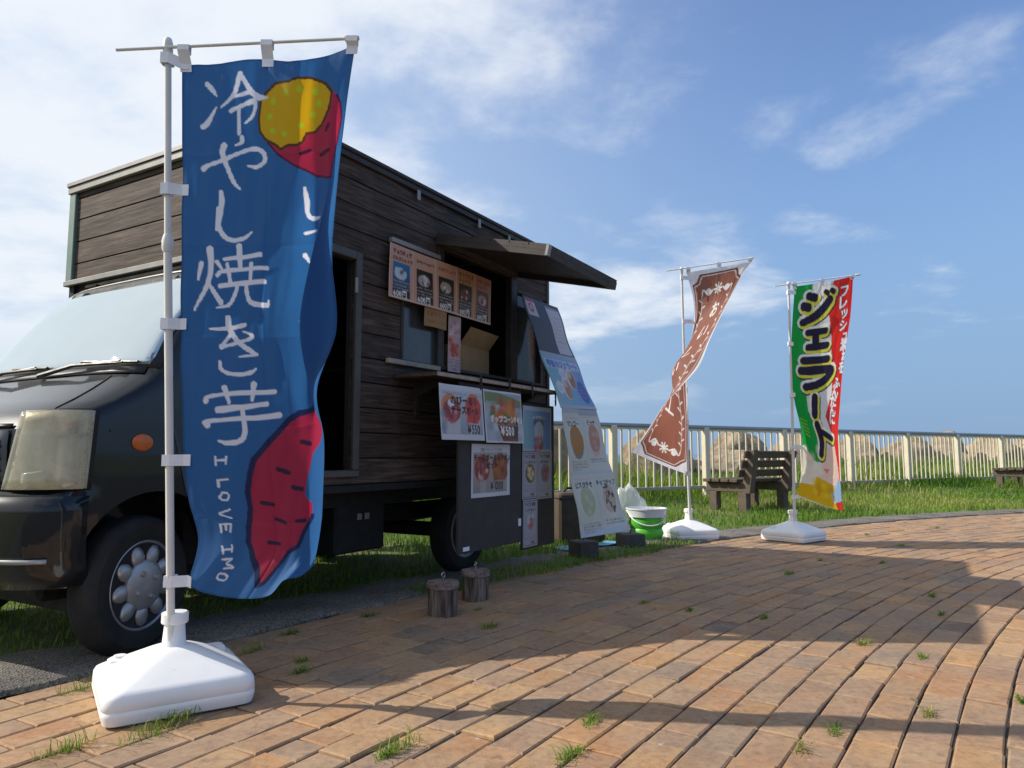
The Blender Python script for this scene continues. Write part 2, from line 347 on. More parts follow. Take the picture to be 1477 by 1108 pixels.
ST1=[[[[0.1485,0.0454],[0.1705,0.0536],[0.198,0.066]],[0.0229,0.0252,0.0092]],[[[0.132,0.1165],[0.154,0.1093],[0.198,0.0846]],[0.0298,0.0275,0.0092]],[[[0.3355,0.033],[0.297,0.0639],[0.2255,0.0846]],[0.0298,0.0229,0.0092]],[[[0.3355,0.033],[0.3905,0.0598],[0.44,0.0722],[0.5005,0.0742]],[0.0229,0.0252,0.0298,0.0069]],[[[0.297,0.0681],[0.3905,0.0639]],[0.0161,0.0184]],[[[0.2805,0.0907],[0.308,0.0866],[0.418,0.0784],[0.407,0.099],[0.363,0.1116]],[0.0229,0.0184,0.0229,0.0184,0.0115]],[[[0.3245,0.0887],[0.33,0.1311]],[0.0207,0.0229]],[[[0.3465,0.1384],[0.3465,0.1482],[0.308,0.1531]],[0.0229,0.0207,0.0092]],[[[0.132,0.1921],[0.1595,0.1872],[0.308,0.1701],[0.418,0.1604],[0.473,0.1677],[0.4785,0.1823],[0.429,0.1921],[0.3795,0.1896]],[0.0321,0.0207,0.0207,0.0229,0.0252,0.0229,0.0207,0.0092]],[[[0.242,0.1531],[0.231,0.1653],[0.253,0.1872],[0.297,0.2189],[0.3355,0.2311]],[0.0344,0.0298,0.0252,0.0229,0.0092]],[[[0.22,0.2359],[0.2255,0.252],[0.2145,0.2835],[0.209,0.3037]],[0.0229,0.0321,0.0275,0.0252]],[[[0.209,0.2655],[0.209,0.2925],[0.242,0.315],[0.297,0.324],[0.363,0.3195],[0.407,0.3083]],[0.0252,0.0252,0.0252,0.0252,0.0229,0.0092]],[[[0.1705,0.3397],[0.176,0.3673],[0.165,0.399],[0.099,0.4502]],[0.0344,0.0275,0.0252,0.0115]],[[[0.1265,0.3649],[0.1155,0.3941]],[0.0229,0.0138]],[[[0.165,0.4014],[0.2035,0.4209],[0.2365,0.4356]],[0.0161,0.0252,0.0298]],[[[0.253,0.3577],[0.4675,0.351]],[0.0207,0.0252]],[[[0.3355,0.3352],[0.3465,0.3771]],[0.0344,0.0229]],[[[0.2695,0.3673],[0.2915,0.399]],[0.0207,0.0207]],[[[0.2145,0.3868],[0.2585,0.3795],[0.506,0.3746]],[0.0252,0.0207,0.0229]],[[[0.4125,0.3673],[0.4125,0.399]],[0.0252,0.0207]],[[[0.209,0.3624],[0.2365,0.3746]],[0.0229,0.0161]],[[[0.231,0.4063],[0.495,0.399]],[0.0252,0.0252]],[[[0.3355,0.4039],[0.3245,0.4209],[0.286,0.4404],[0.209,0.4453]],[0.0207,0.0229,0.0207,0.0092]],[[[0.385,0.4014],[0.396,0.4209],[0.418,0.4356],[0.4675,0.4404],[0.5225,0.4404],[0.528,0.4331]],[0.0229,0.0229,0.0252,0.0298,0.0252,0.0115]],[[[0.176,0.4843],[0.275,0.4843],[0.385,0.477]],[0.0115,0.0252,0.0229]],[[[0.242,0.5161],[0.2585,0.5161],[0.429,0.4996],[0.3685,0.4892]],[0.0298,0.0184,0.0184,0.0092]],[[[0.2805,0.4648],[0.2915,0.4867],[0.341,0.5079],[0.418,0.5244],[0.4565,0.5306]],[0.0344,0.0298,0.0252,0.0275,0.0115]],[[[0.3465,0.5347],[0.4565,0.5306]],[0.0069,0.0161]],[[[0.3025,0.4914],[0.242,0.5161]],[0.0161,0.0207]],[[[0.231,0.545],[0.2365,0.5574],[0.2805,0.5656],[0.3575,0.5677],[0.418,0.5636],[0.4455,0.5574]],[0.0207,0.0207,0.0207,0.0229,0.0229,0.0115]],[[[0.1485,0.6156],[0.1705,0.6081],[0.308,0.6025],[0.55,0.6006]],[0.0275,0.0184,0.0207,0.0252]],[[[0.253,0.5924],[0.275,0.6175]],[0.0321,0.0207]],[[[0.429,0.5862],[0.4125,0.6138]],[0.0344,0.0207]],[[[0.209,0.6306],[0.5005,0.6212]],[0.0343,0.022]],[[[0.1485,0.6569],[0.176,0.6494],[0.572,0.6419]],[0.0318,0.0196,0.0294]],[[[0.352,0.6269],[0.3575,0.67],[0.3245,0.685],[0.253,0.6887],[0.2035,0.685]],[0.0245,0.0294,0.0269,0.0245,0.0098]],[[[0.1815,0.7206],[0.2365,0.7188]],[0.011,0.011]],[[[0.1815,0.7131],[0.1815,0.7281]],[0.011,0.011]],[[[0.242,0.7131],[0.2365,0.7262]],[0.011,0.011]],[[[0.187,0.7562],[0.242,0.7544]],[0.011,0.011]],[[[0.187,0.7562],[0.187,0.7694]],[0.011,0.011]],[[[0.231,0.8144],[0.1705,0.8256],[0.2255,0.8331]],[0.011,0.011,0.011]],[[[0.1595,0.85],[0.2145,0.8462]],[0.011,0.011]],[[[0.1595,0.85],[0.154,0.8688]],[0.011,0.011]],[[[0.187,0.8481],[0.1815,0.8613]],[0.011,0.011]],[[[0.2145,0.8462],[0.2035,0.865]],[0.011,0.011]],[[[0.165,0.9081],[0.2145,0.9025]],[0.011,0.011]],[[[0.1595,0.9006],[0.176,0.9137]],[0.011,0.011]],[[[0.209,0.895],[0.22,0.9081]],[0.011,0.011]],[[[0.187,0.925],[0.2365,0.9213],[0.22,0.9306],[0.2695,0.9362],[0.22,0.94]],[0.011,0.011,0.011,0.011,0.011]],[[[0.2365,0.7881],[0.231,0.7919],[0.2255,0.7938],[0.22,0.7956],[0.209,0.7956],[0.198,0.7956],[0.1925,0.7938],[0.187,0.7919],[0.187,0.7881],[0.1925,0.7863],[0.198,0.7825],[0.2035,0.7806],[0.2145,0.7806],[0.2255,0.7806],[0.231,0.7825],[0.2365,0.7844],[0.2365,0.7881]],[0.011,0.011,0.011,0.011,0.011,0.011,0.011,0.011,0.011,0.011,0.011,0.011,0.011,0.011,0.011,0.011,0.011]],[[[0.2695,0.9531],[0.2695,0.955],[0.2695,0.9587],[0.264,0.9606],[0.253,0.9606],[0.242,0.9606],[0.231,0.9606],[0.2145,0.9587],[0.209,0.9569],[0.209,0.955],[0.209,0.9512],[0.2145,0.9494],[0.2255,0.9494],[0.2365,0.9494],[0.2475,0.9494],[0.2585,0.9512],[0.2695,0.9531]],[0.011,0.011,0.011,0.011,0.011,0.011,0.011,0.011,0.011,0.011,0.011,0.011,0.011,0.011,0.011,0.011,0.011]],[[[0.711,0.2335],[0.726,0.2565],[0.729,0.279],[0.759,0.288],[0.8273,0.288]],[0.0161,0.0298,0.0229,0.0229,0.0092]],[[[0.717,0.3127],[0.78,0.3105]],[0.0161,0.0115]],[[[0.714,0.351],[0.735,0.3649]],[0.0207,0.0092]],[[[0.714,0.4721],[0.744,0.4697],[0.765,0.4819]],[0.0092,0.0184,0.0138]],[[[0.729,0.5202],[0.756,0.5223],[0.759,0.5079]],[0.0092,0.0184,0.0115]]]
POT_B=[[0.8543,0.64],[0.702,0.6419],[0.6215,0.6531],[0.5115,0.6831],[0.396,0.7188],[0.3685,0.745],[0.3465,0.7769],[0.352,0.8087],[0.3135,0.8519],[0.3025,0.8837],[0.3575,0.9137],[0.4345,0.9344],[0.506,0.9625],[0.539,0.9587],[0.55,0.9475],[0.572,0.925],[0.6105,0.8969],[0.687,0.8837],[0.72,0.8556],[0.7935,0.8256],[0.789,0.8013],[0.723,0.7863],[0.729,0.7619],[0.789,0.715],[0.9708,0.6737]]
POT_BM=[[[0.699,0.6925],[0.768,0.7]],[[0.539,0.7356],[0.6105,0.7431]],[[0.6325,0.7675],[0.699,0.7731]],[[0.4235,0.7956],[0.495,0.7994]],[[0.506,0.8275],[0.572,0.835]],[[0.663,0.8313],[0.732,0.8313]],[[0.44,0.8781],[0.5225,0.88]]]
POT_TR=[[0.8543,0.0598],[0.9155,0.0804],[0.9447,0.0969],[0.961,0.1214],[0.9383,0.1604],[0.8798,0.2213],[0.7868,0.214],[0.675,0.1945],[0.561,0.1726],[0.495,0.1482],[0.473,0.1189],[0.6545,0.0866]]
POT_TY=[[0.495,0.066],[0.5555,0.0516],[0.638,0.0474],[0.687,0.0413],[0.774,0.0454],[0.8453,0.0578],[0.8798,0.0722],[0.8765,0.0866],[0.8678,0.0969],[0.8273,0.1214],[0.7823,0.136],[0.729,0.136],[0.705,0.1506],[0.678,0.1555],[0.6215,0.1555],[0.572,0.1628],[0.55,0.1555],[0.484,0.1433],[0.451,0.1287],[0.4455,0.1052],[0.4565,0.0784]]
POT_TD=[[0.616,0.066],[0.696,0.0619],[0.789,0.0681],[0.8093,0.0866],[0.5335,0.0804],[0.5115,0.1031],[0.699,0.1214],[0.5995,0.136],[0.528,0.1287],[0.774,0.1031]]
POT_TM=[[[0.693,0.1726],[0.75,0.1677]],[[0.816,0.1774],[0.8633,0.1701]],[[0.852,0.1336],[0.8678,0.1238]]]
G3ST=[[[[0.2805,0.0619],[0.3836,0.0713]],0.1009],[[[0.2021,0.1013],[0.2846,0.105]],0.1009],[[[0.2063,0.1625],[0.363,0.1425],[0.5074,0.1162],[0.6105,0.0863]],0.105],[[[0.5486,0.0525],[0.5816,0.06]],0.0686],[[[0.6435,0.0506],[0.6685,0.0581]],0.0686],[[[0.297,0.2075],[0.5734,0.205]],0.0888],[[[0.4208,0.21],[0.4414,0.265]],0.111],[[[0.3135,0.27],[0.6229,0.265]],0.0929],[[[0.2475,0.33],[0.6643,0.325]],0.109],[[[0.2104,0.3744],[0.7153,0.3687],[0.6813,0.4006],[0.5074,0.4288],[0.2723,0.4437]],0.109],[[[0.4331,0.4906],[0.4001,0.5619]],0.1236],[[[0.4249,0.605],[0.5115,0.6725],[0.4909,0.7344]],0.1093],[[[0.5321,0.6369],[0.7662,0.665]],0.0761]]
G3G=[[0.3341,0.0037],[0.2764,0.2575],[0.2805,0.4437],[0.2764,0.5488],[0.3795,0.5919],[0.4043,0.6613],[0.4785,0.7681]]
G3R=[[0.6685,0.0],[0.6105,0.1388],[0.694,0.245],[0.779,0.4006],[0.7705,0.4756],[0.6229,0.5694],[0.8173,0.6763],[0.9278,0.7906],[0.9745,0.88]]
G3P=[[[0.0,0.71],[0.1196,0.7081],[0.1815,0.7288],[0.297,0.7606],[0.5074,0.7888],[0.5404,0.825],[0.3754,0.845],[0.3383,0.89],[0.0,0.8975],[0.0,0.7794]],[[0.4785,0.7681],[0.6728,0.6988],[0.8173,0.6763],[0.9278,0.7906],[0.9533,0.8375],[0.813,0.8675],[0.3754,0.845],[0.5404,0.825]],[[0.0,0.895],[0.3383,0.89],[0.3836,0.845],[0.8258,0.87],[0.7153,0.9125],[0.7662,0.955],[0.9788,0.975],[0.8725,1.0],[0.0,0.9825]],[[0.9533,0.8325],[1.0,0.875],[0.9745,0.945],[0.7662,0.95],[0.7153,0.9125],[0.8088,0.88]],[[0.3795,0.9],[0.5156,0.9025],[0.4496,0.945]],[[0.5363,0.7981],[0.694,0.7944],[0.627,0.8225]]]
G3T=[["フ",0.83,0.0638],["レ",0.813,0.105],["ッ",0.8513,0.1425],["シ",0.8598,0.195],["ュ",0.9235,0.235],["素",0.932,0.275],["材",0.9788,0.325],["を",0.9448,0.3687],["ふ",0.864,0.4288],["ん",0.8343,0.4681],["だ",0.813,0.5056],["ん",0.7918,0.545],["に",0.779,0.5806]]
TUFT_SPOTS=[(-0.301, 2.011, 1.6, 0), (-1.003, 2.107, 2.2, 0), (-1.182, 1.989, 1.6, 0), (-1.269, 2.46, 0.9, 0), (-1.426, 2.495, 1.5, 0), (-0.755, 2.687, 0.9, 0), (-0.788, 2.818, 0.7, 0), (-1.027, 2.962, 1.5, 0), (-0.975, 3.24, 1.1, 0), (-0.684, 3.606, 1.2, 0), (-0.099, 3.366, 1.3, 0), (0.236, 2.201, 1.2, 0), (0.15, 1.967, 1.3, 0), (0.885, 3.7, 0.8, 0), (0.698, 3.902, 0.9, 1), (1.202, 3.547, 0.7, 0), (1.805, 4.831, 1.2, 0), (2.262, 5.418, 0.7, 0), (2.663, 5.316, 0.7, 0), (3.308, 6.261, 1.1, 0), (2.318, 4.089, 1.0, 0), (1.571, 2.864, 0.8, 0), (1.454, 3.089, 1.0, 1), (1.257, 2.269, 0.8, 1), (0.909, 2.122, 0.8, 0), (0.763, 1.998, 0.9, 1), (3.426, 7.107, 0.8, 0), (4.493, 7.764, 0.9, 0), (4.9, 8.922, 1.4, 0), (7.067, 10.359, 1.2, 0), (6.482, 9.988, 1.2, 0), (2.093, 3.622, 0.6, 0), (-1.141, 2.299, 0.7, 1), (1.612, 2.373, 0.7, 0), (-0.984, 2.212, 1.6, 0), (-0.169, 3.732, 0.6, 1), (1.286, 6.17, 0.8, 0), (-0.331, 1.967, 0.9, 0)]
# ------------------------------------------------------------------ setting: ground
CX, CY, RK = 13.4, -6.4, 17.42          # centre of the paving arcs and radius of the paving's outer edge
FD = Vector((math.sin(R(58.2)), math.cos(R(58.2)), 0)); FP = Vector((3.25, 12.2, 0)); FN = Vector((-FD.y, FD.x, 0))
def sea_dist(x, y): return (x-FP.x)*FN.x+(y-FP.y)*FN.y          # >0 beyond the fence
def gz(x, y):
    """height of the soil: flat by the kerb, a little higher at the fence, falling away to the shore behind it"""
    r = np.hypot(x-CX, y-CY)-RK-.4; d = sea_dist(x, y)
    z = -.012+.13*np.clip(r/4.5, 0, 1)**1.5*np.clip((d+6)/5, 0, 1)
    z = z+.05*np.clip(d/2, 0, 1)-1.6*np.clip((d-6)/9, 0, 1)**1.3
    return np.where(r < 0, -.03, z)
q = NT('soil'); v = q.coord()
c1 = q.ramp(q.noise(v, 1.3, 6, .6), [(.3, (.09, .12, .03)), (.55, (.15, .18, .045)), (.75, (.22, .19, .08))])
c2 = q.ramp(q.noise(v, 22, 4, .7), [(.35, (.35, .32, .3)), (.65, (1, 1, 1))]); q.color(q.mix(.6, c1, c2, 'MULTIPLY')); q.set(Roughness=.95)
q.bump(q.noise(v, 40, 4), .6, .03); M_SOIL = q.m
xs = np.unique(np.r_[np.linspace(-400, -30, 6), np.linspace(-30, 40, 141), np.linspace(40, 400, 6)]); ys = np.unique(np.r_[np.linspace(-60, -4, 5), np.linspace(-4, 34, 96), np.linspace(34, 60, 4)])
X, Y = np.meshgrid(xs, ys); Zg = gz(X, Y)
nx, ny = len(xs), len(ys)
g = mesh('ground', np.c_[X.ravel(), Y.ravel(), Zg.ravel()], [(j*nx+i, j*nx+i+1, (j+1)*nx+i+1, (j+1)*nx+i) for j in range(ny-1) for i in range(nx-1)], M_SOIL, sm=60)
g['kind'] = 'structure'
q = NT('sea_water'); v = q.coord(); q.color((.03, .075, .11)); q.set(Roughness=.12); q.bump(q.noise(v, .6, 6, .6), .5, .4)
sea = mesh('sea', [(-9000, -400, -1.2), (9000, -400, -1.2), (9000, 9000, -1.2), (-9000, 9000, -1.2)], [(0, 1, 2, 3)], q.m); sea['kind'] = 'structure'

# paving: bed, kerb strip, bricks
q = NT('joint_sand'); v = q.coord(); q.color(q.ramp(q.noise(v, 60, 4, .7), [(.3, (.018, .014, .012)), (.7, (.06, .048, .038))])); q.set(Roughness=1)
q.bump(q.noise(v, 150, 3), .5, .01); M_BED = q.m
def ring(name, r0f, r1f, z, mat, a0, a1, n=260, edge=.02):
    A = np.linspace(a0, a1, n); vs = []; fs = []
    for a in A:
        for r, zz in ((r0f(a), z-edge), (r0f(a)+.004, z-.004), (r0f(a)+.012, z), ((r0f(a)+r1f(a))/2, z+.006), (r1f(a), z-.006)):
            vs.append((CX+r*math.cos(a), CY+r*math.sin(a), zz))
    for i in range(n-1):
        for k in range(4): b = i*5+k; fs.append((b, b+1, b+6, b+5))
    return mesh(name, vs, fs, mat, sm=50)
bed = mesh('brick_paving', [(CX, CY, -.0075)]+[(CX+RK*math.cos(a), CY+RK*math.sin(a), -.0075) for a in np.linspace(R(40), R(240), 241)], [(0, i+2, i+1) for i in range(240)], M_BED)
for p in bed.data.polygons: pass
bed.data.flip_normals(); bed['kind'] = 'structure'
q = NT('old_asphalt'); v = q.coord()
agg = q.n('ShaderNodeTexVoronoi'); q.l(v, agg.inputs['Vector']); agg.inputs['Scale'].default_value = 140
c = q.ramp(q.noise(v, 2.2, 5, .65), [(.3, (.11, .102, .092)), (.7, (.24, .22, .19))])
c = q.mix(.8, c, q.ramp(agg.outputs['Color'], [(.15, (.3,)*3), (.85, (1.6, 1.55, 1.45))]), 'MULTIPLY')
cr = q.n('ShaderNodeTexVoronoi', feature='DISTANCE_TO_EDGE'); q.l(q.coord('Object', (1, 1, 0)), cr.inputs['Vector']); cr.inputs['Scale'].default_value = 1.4
q.color(c); q.set(Roughness=.93)
q.bump(agg.outputs['Distance'], .8, .008); M_ASPH = q.m
wob = lambda a: .018*math.sin(a*97)+.012*math.sin(a*231+1)+.008*math.sin(a*547)
strip = ring('asphalt_strip', lambda a: RK+.012+wob(a), lambda a: RK+.50+2*wob(a*1.7), .012, M_ASPH, R(40), R(205), 900); strip['kind'] = 'structure'

def brick_mat(name, src):
    q = NT(name); v = q.coord('Object')
    if src == 'obj': s = q.n('ShaderNodeObjectInfo').outputs['Random']
    else: s = q.n('ShaderNodeAttribute', attribute_name='tint').outputs['Fac']
    gv = q.n('ShaderNodeNewGeometry').outputs['Position']; gm = q.n('ShaderNodeMapping'); q.l(gv, gm.inputs[0]); gp = gm.outputs[0]
    base = q.ramp(s, [(0, (.37, .19, .085)), (.14, (.31, .175, .10)), (.28, (.42, .255, .125)), (.42, (.29, .185, .12)), (.56, (.38, .21, .10)), (.70, (.33, .21, .13)), (.80, (.24, .17, .12)), (.92, (.44, .24, .095)), (1, (.18, .125, .095))])
    base = q.mix(q.ramp(q.noise(gp, 7, 4, .6), [(.44, (0,)*3), (.62, (.5,)*3)]), base, (.38, .26, .155))      # pale bloom
    base = q.mix(q.ramp(q.noise(gp, 2.1, 4, .6), [(.42, (0,)*3), (.66, (.55,)*3)]), base, (.21, .16, .12))      # weather stain
    base = q.mix(.85, base, q.ramp(q.noise(gp, 38, 5, .7, .4), [(.28, (.66, .62, .58)), (.5, (1, 1, 1)), (.72, (1.22, 1.17, 1.06))]), 'MULTIPLY')
    base = q.mix(q.ramp(q.noise(gp, 11, 6, .7, .8), [(.55, (0,)*3), (.68, (.5,)*3)]), base, (.15, .10, .075))
    base = q.mix(q.ramp(q.noise(gp, 130, 3, .7), [(.25, (.5,)*3), (.42, (0,)*3)]), base, (.16, .10, .075))
    base = q.mix(q.ramp(q.noise(gp, 16, 3, .5), [(.66, (0,)*3), (.76, (.8,)*3)]), base, (.12, .09, .075))        # dark spots
    base = q.mix(q.ramp(q.noise(gp, 26, 2, .5), [(.70, (0,)*3), (.78, (.55,)*3)]), base, (.47, .42, .36))
    base = q.mix(1.0, base, (1.0, 1.02, 1.05), 'MULTIPLY')
    q.color(base); q.set(Roughness=.85, Specular_IOR_Level=.3); q.bump(q.noise(gp, 190, 4, .7), .35, .003); return q.m
MB_O, MB_A = brick_mat('fired_brick', 'obj'), brick_mat('fired_brick_far', 'att')
CW = .1172
def brick_geo(L, W, seed):
    r = np.random.default_rng(seed); c = .0045; a, b = L/2, W/2
    j = lambda: r.uniform(-.0018, .0018)
    bot = [(-a+j(), -b+j(), -.03), (a+j(), -b+j(), -.03), (a+j(), b+j(), -.03), (-a+j(), b+j(), -.03)]
    mid = [(p[0], p[1], -c*.8) for p in bot]
    top = [((abs(p[0])-c*r.uniform(.7, 1.8))*np.sign(p[0]), (abs(p[1])-c*r.uniform(.7, 1.5))*np.sign(p[1]), 0) for p in bot]
    V = bot+mid+top; F = []
    for k in range(4):
        F.append((k, (k+1) % 4, 4+(k+1) % 4, 4+k)); F.append((4+k, 4+(k+1) % 4, 8+(k+1) % 4, 8+k))
    F.append((8, 9, 10, 11)); return V, F
LEN = [.228, .222, .216, .112, .232, .226]
GEO = [brick_geo(l-.004, CW-.0062, 50+i) for i, l in enumerate(LEN*3)]
def in_view(x, y, m=2.2):
    return y > .9 and abs(x) < y*.707*1.05+m
places = []
nc = int(11/CW)
for k in range(nc):
    r = RK-(k+.5)*CW; rr = random.Random(1000+k); a = R(205)-rr.random()*.02
    while a > R(45):
        gi = rr.choice((0, 0, 1, 1, 2, 4, 5, 5, 3, 6, 7, 12, 13)) % len(GEO); l = LEN[gi % 6]; a -= l/2/r
        x, y = CX+r*math.cos(a), CY+r*math.sin(a)
        if in_view(x, y) and y < 14: places.append((x, y, a-math.pi/2+rr.gauss(0, .006), gi, rr.gauss(0, .0015), rr.random(), rr.gauss(0, .008), rr.gauss(0, .009)))
        a -= l/2/r
def px_area(p):
    x, y = p[0], p[1]; u, w = x/y, .78/y
    if abs(u) > .72 or w > .47: return 0
    return 1/(y*y*y)
places.sort(key=px_area, reverse=True)
bmes = []
for i, (V_, F_) in enumerate(GEO):
    me = bpy.data.meshes.new('brick'); me.from_pydata(V_, [], F_); me.materials.append(MB_O); me.update(); bmes.append(me)
for p in places[:300]:
    inst('brick', bmes[p[3]], bed, (p[0], p[1], p[4]+.0), (p[6], p[7], p[2]))
V_, F_, T_ = [], [], []
for p in places[300:]:
    v, f = GEO[p[3]]; c, s = math.cos(p[2]), math.sin(p[2]); o = len(V_)
    V_ += [(p[0]+c*a-s*b, p[1]+s*a+c*b, z+p[4]+a*-p[7]*.6+b*p[6]*.6) for a, b, z in v]; F_ += [tuple(o+i for i in t) for t in f]; T_ += [p[5]]*len(v)
o = mesh('bricks', V_, F_, MB_A, bed); o['kind'] = 'stuff'
at = o.data.attributes.new('tint', 'FLOAT', 'POINT'); at.data.foreach_set('value', np.array(T_, 'f'))
print('bricks', len(places))

# ------------------------------------------------------------------ grass
q = NT('grass_blades'); s = q.n('ShaderNodeAttribute', attribute_name='tint').outputs['Fac']
cc = q.ramp(s, [(0, (.05, .12, .015)), (.35, (.11, .23, .022)), (.7, (.21, .31, .04)), (.9, (.32, .34, .085)), (1, (.42, .34, .15))]); q.color(cc); q.set(Roughness=.6, Specular_IOR_Level=.25)
t = q.n('ShaderNodeBsdfTranslucent'); q.l(cc, t.inputs[0]); m = q.n('ShaderNodeMixShader'); m.inputs[0].default_value = .4
q.l(q.b.outputs[0], m.inputs[1]); q.l(t.outputs[0], m.inputs[2]); q.l(m.outputs[0], q.o.inputs[0]); M_GRASS = q.m
def blades(name, P, hgt, wid, tint, bend=.5, seed=0, parent=None, mat=None):
    """P (n,3) roots; each blade 2 segments, 3 triangles, joined to one mesh"""
    r = np.random.default_rng(seed); n = len(P); az = r.uniform(0, 2*np.pi, n); b = hgt*bend*r.uniform(.2, 1.3, n); az2 = az+r.uniform(1, 2.2, n)
    w = np.stack([np.cos(az2), np.sin(az2), np.zeros(n)], 1)*(wid/2)[:, None]; d = np.stack([np.cos(az)*b, np.sin(az)*b, np.zeros(n)], 1); z = np.zeros((n, 3)); z[:, 2] = hgt
    V = np.stack([P-w, P+w, P+d*.35+z*.6-w*.8, P+d*.35+z*.6+w*.8, P+d+z*(1-.25*bend)], 1).reshape(-1, 3); o = (np.arange(n)*5)[:, None]
    T = np.concatenate([o+[0, 1, 3], o+[0, 3, 2], o+[2, 3, 4]], 1).reshape(-1, 3)
    me = bpy.data.meshes.new(name); me.vertices.add(len(V)); me.vertices.foreach_set('co', V.astype('f').ravel())
    me.loops.add(T.size); me.loops.foreach_set('vertex_index', T.astype('i').ravel()); me.polygons.add(len(T)); me.polygons.foreach_set('loop_start', (np.arange(len(T))*3).astype('i')); me.update(calc_edges=True)
    at = me.attributes.new('tint', 'FLOAT', 'POINT'); at.data.foreach_set('value', np.repeat(tint, 5).astype('f')); me.materials.append(mat or M_GRASS)
    ob = bpy.data.objects.new(name, me); link(ob, parent); return ob
def vnoise(x, y, s, seed=0):
    """cheap smooth value noise 0..1"""
    r = np.random.default_rng(seed); T = r.random((64, 64)); u, v = x*s, y*s; i, j = np.floor(u).astype(int), np.floor(v).astype(int); f, g_ = u-i, v-j; f, g_ = f*f*(3-2*f), g_*g_*(3-2*g_)
    t = lambda a, b: T[a % 64, b % 64]
    return (t(i, j)*(1-f)+t(i+1, j)*f)*(1-g_)+(t(i, j+1)*(1-f)+t(i+1, j+1)*f)*g_
def scatter(x0, x1, y0, y1, dens, seed):
    r = np.random.default_rng(seed); n = int((x1-x0)*(y1-y0)*dens); return r.uniform(x0, x1, n), r.uniform(y0, y1, n)
px_, py_, ph_, pw_ = [], [], [], []
for (y0, y1, dens, hh, ww) in ((1.6, 4.6, 2600, .055, .0045), (4.6, 8, 1500, .065, .006), (8, 13, 900, .075, .009), (13, 24, 420, .10, .014)):
    xm = y1*.72+1.2; x, y = scatter(-xm, xm, y0, y1, dens, int(y0*10)); r = np.hypot(x-CX, y-CY); d = sea_dist(x, y)
    edge = RK+.42+.10*(vnoise(x, y, 5, 3)-.5)+.12*(vnoise(x, y, 1.3, 4)-.5)
    k = (np.abs(x) < y*.72+.8) & (r > edge) & (d < 3) & (np.random.default_rng(5).random(len(x)) < np.clip(.25+1.1*vnoise(x, y, 1.1, 8), 0, 1))
    x, y, d = x[k], y[k], d[k]; rr = np.random.default_rng(int(y1)); nf = np.exp(-(d/.45)**2)
    h_ = hh*rr.uniform(.5, 1.5, len(x))*(.5+vnoise(x, y, .9, 9))*(1+2.4*nf*vnoise(x, y, .7, 10)**1.5+1.2*(d > .3)); px_.append(x); py_.append(y); ph_.append(h_); pw_.append(ww*rr.uniform(.7, 1.3, len(x)))
x, y, h_, w_ = map(np.concatenate, (px_, py_, ph_, pw_)); tint = np.clip(.15+.65*vnoise(x, y, .55, 20)+rng.normal(0, .16, len(x)), 0, 1)
o = blades('lawn_grass', np.c_[x, y, gz(x, y)-.004], h_, w_, tint, .6, 1); tag(o, 'green lawn grass between the asphalt strip and the railing', 'grass', kind='stuff'); print('lawn', len(x))
# ragged grass creeping over the kerb strip behind the stumps and sign
x, y = scatter(-.6, 2.2, 3.6, 7.4, 3200, 77); r = np.hypot(x-CX, y-CY); ang = np.degrees(np.arctan2(y-CY, x-CX)); e = RK+.02+.14*(vnoise(x, y, 2.5, 31)-.35)
k = (r > e-.14) & (r < e+.10+.10*vnoise(x, y, 3, 32)) & (ang < 142.9) & (ang > 132.6) & (vnoise(x, y, 6, 33) > .18); x, y = x[k], y[k]
o = blades('kerb_grass', np.c_[x, y, np.zeros(len(x))], .045*rng.uniform(.5, 1.6, len(x)), np.full(len(x), .0055), np.clip(.3+.5*vnoise(x, y, 2, 34)+rng.normal(0, .15, len(x)), 0, 1), .7, 2)
tag(o, 'ragged grass growing over the paving edge behind the wooden stumps', 'grass', kind='stuff')
# rank grass on the shore side of the railing
s_ = np.random.default_rng(41); n = 26000; a = s_.uniform(-16, 26, n); d = s_.uniform(.15, 5.5, n)
x, y = FP.x+FD.x*a+FN.x*d, FP.y+FD.y*a+FN.y*d; k = vnoise(x, y, .8, 42) > .30; x, y, d = x[k], y[k], d[k]
o = blades('shore_grass', np.c_[x, y, gz(x, y)-.01], (.32+.42*vnoise(x, y, .6, 43))*s_.uniform(.5, 1.2, len(x)), np.full(len(x), .02), np.clip(.35+.6*vnoise(x, y, .4, 44)+s_.normal(0, .12, len(x)), 0, 1), .5, 3)
tag(o, 'tall rank grass growing behind the railing', 'grass', kind='stuff')
